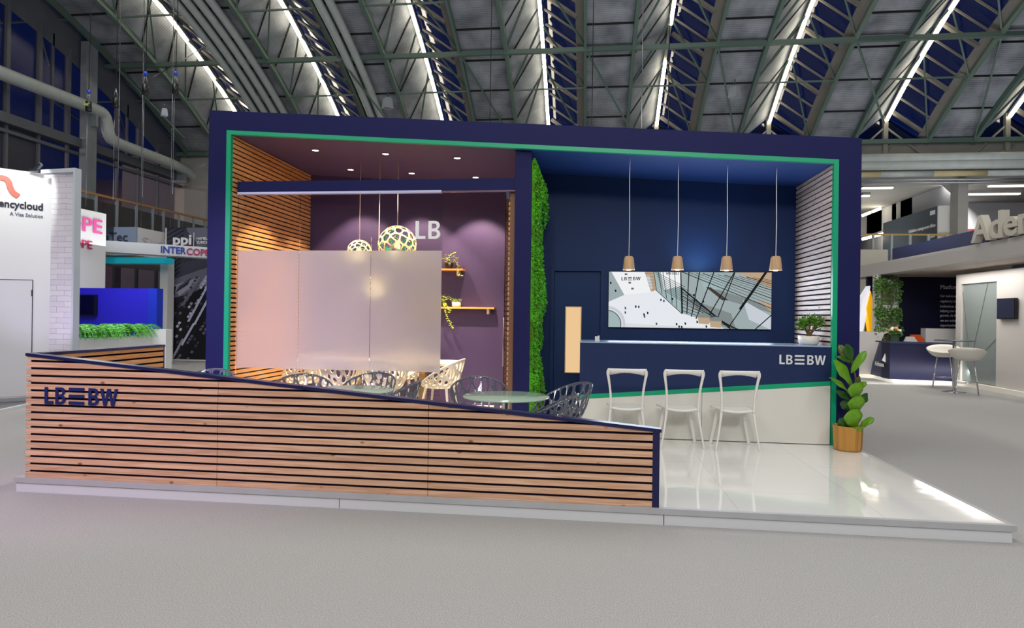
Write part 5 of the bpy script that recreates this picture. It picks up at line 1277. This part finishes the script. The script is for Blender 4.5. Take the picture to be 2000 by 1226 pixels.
# reception counter
t=thing('reception_counter','navy reception counter with white slanted end panel on right stand','counter',(AX-.2,16,0))
G0=at(1700,731,Z=.08); G1=at(1737.5,740,Z=.08); G2=at(1863,744.5,Z=.08)
H1=at(1738,670,Y=G1.y).z
hl=at(1720,668,Y=(G0.y+G1.y)/2)
part('navy_end',MB().slab([G0,G1,Vector((G1.x,G1.y,H1)),Vector((hl.x,hl.y,H1))],(.05,.2,0)),ANV,t)
part('navy_front',MB().slab([G1,G2,Vector((G2.x,G2.y,H1)),Vector((G1.x,G1.y,H1))],(0,.45,0)),ANVD,t)
part('counter_top',MB().slab([Vector((G1.x-.01,G1.y-.01,H1)),Vector((G2.x,G2.y-.01,H1)),Vector((G2.x,G2.y+.5,H1)),Vector((hl.x,hl.y+.3,H1)),Vector((hl.x,hl.y,H1))],(0,0,.03)),ANV,t)
yw=G0.y
part('white_end_block',MB().slab([at(x_,y_,Y=yw) for x_,y_ in ((1672,729),(1700,731),(1722,664),(1727,652),(1738,648),(1672,648))],(0,.6,0)),AWH,t)
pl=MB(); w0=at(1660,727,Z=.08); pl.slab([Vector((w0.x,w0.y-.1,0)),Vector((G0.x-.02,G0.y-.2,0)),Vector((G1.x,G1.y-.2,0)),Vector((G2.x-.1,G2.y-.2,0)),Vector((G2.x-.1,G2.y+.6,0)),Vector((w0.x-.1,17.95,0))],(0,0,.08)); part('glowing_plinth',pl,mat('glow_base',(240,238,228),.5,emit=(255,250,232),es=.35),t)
e_=(G1-G0).normalized(); q=at(1713,722,Y=(G0.y+G1.y)/2)-e_.cross(Vector((0,0,1)))*-.02; LN=(G1-G0).length; q=G0+e_*LN*.36+Vector((e_.y,-e_.x,0))*.05; part('wordmark',text_mb('Adenza',(q.x,q.y,.36),e_,(0,0,1),.11,LN*.46,.01,.02),WH2,t)
q=G0+e_*LN*.78+Vector((e_.y,-e_.x,0))*.09; mb=MB(); mb.slab([(q.x,q.y-.02,.52),(q.x+.1,q.y-.06,.45),(q.x+.06,q.y-.05,.70)],(0,-.01,0)); mb.slab([(q.x+.06,q.y-.07,.5),(q.x+.12,q.y-.09,.45),(q.x+.1,q.y-.08,.62)],(0,-.01,0),1); part('emblem',mb,[WH2,mat('emblem_red',(210,70,50),.5)],t)
for px in (1767,1802):
    q=at(px,675,Y=G1.y-.05); part('small_logo',MB().box(q.x-.05,G1.y-.03,q.z-.03,q.x+.05,G1.y-.01,q.z+.03),WH2,t)
lamp('plinth_glow','AREA',(G1.x+.3,G1.y-.5,.35),10,(1,.97,.9),(G1.x+.3,G1.y,.0),2.5,.1)
# white back bar
a=at(1808,641,Y=17.9); b_=at(1868,672,Y=17.9); tag(MB().box(a.x,17.9,0,b_.x+.6,18.15,a.z).build('back_cabinet',WH2),'plain white back cabinet behind the navy reception counter','cabinet')
# orange chairs
def lounge(px,col,lab,Y):
    a=at(px[0],px[2],Y=Y); b_=at(px[1],672,Y=Y); t=thing('lounge_chair',lab,'chair',((a.x+b_.x)/2,Y,0)); w=(b_.x-a.x)
    part('backrest',MB().slab([(a.x,Y,.45),(b_.x,Y,.45),(b_.x,Y,a.z-.12),(b_.x-w*.25,Y,a.z),(a.x+w*.2,Y,a.z),(a.x,Y,a.z-.15)],(0,.06,0)),col,t)
    part('seat',MB().box(a.x,Y-.28,.42,b_.x,Y,.5),col,t); part('leg',MB().box((a.x+b_.x)/2-.03,Y-.25,.08,(a.x+b_.x)/2+.03,Y-.19,.42),DGREY,t)
lounge((1774,1805,653),mat('orange_shell',(214,84,24),.5),'orange lounge chair behind the navy reception counter',17.85); lounge((1766,1792,657),WH2,'white lounge chair in front of the orange one',17.7)
# trellis with climbing plants
t=thing('plant_trellis','white trellis column covered in climbing vines on right stand','trellis',(9.2,18.3,0))
q=at(1711,525,Y=18.2); q1=at(1721,525,Y=18.2); q2=at(1756,525,Y=18.2)
part('trellis_post',MB().box(q.x,18.2,.08,q1.x,18.4,zB),WH2,t); part('trellis_post',MB().box(q2.x-.12,18.2,.08,q2.x,18.4,zB),AWH,t)
part('trellis_back',MB().box(q1.x,18.45,.08,q2.x,18.5,zB),mat('beige_slats',(172,158,132),.6),t)
for py in (546,596,640):
    z_=at(1735,py,Y=18.2).z; part('planter_shelf',MB().box(q1.x,18.05,z_-.15,q2.x-.1,18.4,z_),WH2,t)
mb=MB(); rnd=random.Random(77)
for i in range(900):
    px=rnd.uniform(1708,1760); band=rnd.choice((545,545,600,640,600)); py=band+abs(rnd.gauss(0,14)) if rnd.random()<.6 else rnd.uniform(540,652)
    if rnd.random()<.5 and 1724<px<1748 and rnd.random()<.6: px=rnd.choice((rnd.uniform(1707,1722),rnd.uniform(1744,1762)))
    c=at(px,py,Y=18.0+rnd.uniform(-.08,.1)); leafmb(mb,c,(rnd.uniform(-1,1),rnd.uniform(-1,0),rnd.uniform(-1,.5)),(0,-1,.3),rnd.uniform(.05,.085),.025)
o=part('climbing_foliage',mb,mat('vine_green',(70,112,40),.5,noise=.3,nscale=10),t)
# faceted lit sculpture
t=thing('faceted_totem','angular white and yellow glowing totem beside the right portal edge','sculpture',(8.4,18,0))
def tt(px,py,Y=18.7): return at(px,py,Y=Y)
part('white_facet',MB().slab([tt(1676,648),tt(1686,648),tt(1697,590),tt(1700,558),tt(1686,580),tt(1676,640)][::1],(0,.3,0)),mat('facet_white',(235,235,240),.4,emit=(235,240,255),es=.55),t)
part('yellow_facet',MB().slab([tt(1699,648,18.65),tt(1709,648,18.65),tt(1707,600,18.65),tt(1701,568,18.65),tt(1693,602,18.65)],(0,.2,0)),mat('facet_yellow',(250,190,0),.4,emit=(255,185,0),es=.5),t,label='glowing yellow facet')
q=at(1676,648,Y=18.7); q1=at(1709,648,Y=18.7); part('totem_base',MB().box(q.x,18.65,0,q1.x,19.0,q.z),AWH,t)
# vase of roses
q=at(1748,670,Z=H1+.03); q=Vector((at(1748,668,Y=G1.y+.25).x,G1.y+.25,H1+.03))
t=thing('rose_vase','glass vase of peach and white roses on navy reception counter','vase',q)
part('vase',MB().lathe([(.10,0),(.10,.2)],n=4,cap=True,sm=False),mat('green_vase_glass',(60,84,60),.1),t,world=False)
mb=MB(); rnd=random.Random(5)
for i in range(60): a_=rnd.uniform(0,6.28); leafmb(mb,(.06*math.cos(a_),.06*math.sin(a_),.2),(math.cos(a_),math.sin(a_),rnd.uniform(.1,1.2)),(0,0,1),.12,.03)
part('leaves',mb,LEAFG,t,world=False)
for i in range(7):
    a_=i*.9; c_=mat('peach_rose',(236,150,104),.6) if i%2 else mat('white_rose',(230,220,205),.6); part('rose',MB().lathe([(.001,-.035),(.035,-.02),(.045,.01),(.03,.04),(.001,.045)],(.11*math.cos(a_),.09*math.sin(a_),.27+.03*(i%3)),10),c_,t,world=False)
# high stools and bistro table
sh=mat('stool_shell',(214,210,200),.45)
def high_stool(loc,rz,lab):
    t=thing('high_stool',lab,'stool',loc,rz,'cream bucket stools with chrome legs')
    mb=MB(); N=24; rings=[]
    vs=[]; K=9
    for i in range(K):
        u=i/(K-1)
        for j in range(N):
            th=2*math.pi*j/N; k=(1+math.cos(th))/2; r=.05+.25*u**.7 if i else .001; z=.70+ (u**2.0)*(.11+.17*k)
            if i==0: z=.70
            vs.append((r*1.12*math.sin(th),-r*math.cos(th),z))
    fs=[(i*N+j,i*N+(j+1)%N,(i+1)*N+(j+1)%N,(i+1)*N+j) for i in range(K-1) for j in range(N)]
    mb.add(vs,fs,0,True); solid(part('bucket_seat',mb,sh,t,world=False),.018,-1)
    for s in (-1,1):
        P=[(s*.12,-.1,.71),(s*.2,-.2,.01),(s*.2,.2,.01),(s*.12,.1,.71)]; part('sled_leg',MB().tube(P,.009,6),CHROME,t,world=False)
    part('footrest',MB().tube([(-.17,.155,.24),(.17,.155,.24)],.008,6).tube([(-.17,-.155,.24),(.17,-.155,.24)],.008,6),CHROME,t,world=False)
    return t
p=at(1842,757,Z=0); hs=high_stool((p.x,p.y,.0),R(150),'cream bucket bar stool left of the bistro table'); 
p=at(1888,770,Z=0); dup(hs,(p.x,p.y,0),R(-27),'cream bucket bar stool right of the bistro table, nearer one')
p=at(1863,765,Z=0); t=thing('bistro_table','tall round bistro table with chrome post on right stand','table',(p.x,p.y,0))
zh=at(1863,664,Y=p.y).z
part('table_top',MB().lathe([(.001,zh-.02),(.37,zh-.02),(.37,zh),(.001,zh)],n=40),mat('dark_tabletop',(90,92,100),.2),t,world=False); part('column',MB().lathe([(.035,.02),(.035,zh-.02)],n=16),CHROME,t,world=False); part('base',MB().lathe([(.001,0),(.24,0),(.22,.012),(.04,.03)],n=32),CHROME,t,world=False)
lamp('right_stand_lamp','AREA',(8.3,15.3,zB-.1),45,(1,.95,.9),(8.3,15.3,0),.8,2.5)
lamp('gallery_ceiling_fill','AREA',(11,29,3.7),110,(1,.98,.95),(11,29,6),3,3)  # added unseen fill, brightens gallery ceiling and partition
lamp('gallery_fill','AREA',(15,27.5,6.2),360,(1,.97,.92),(13,29,4),5,2)
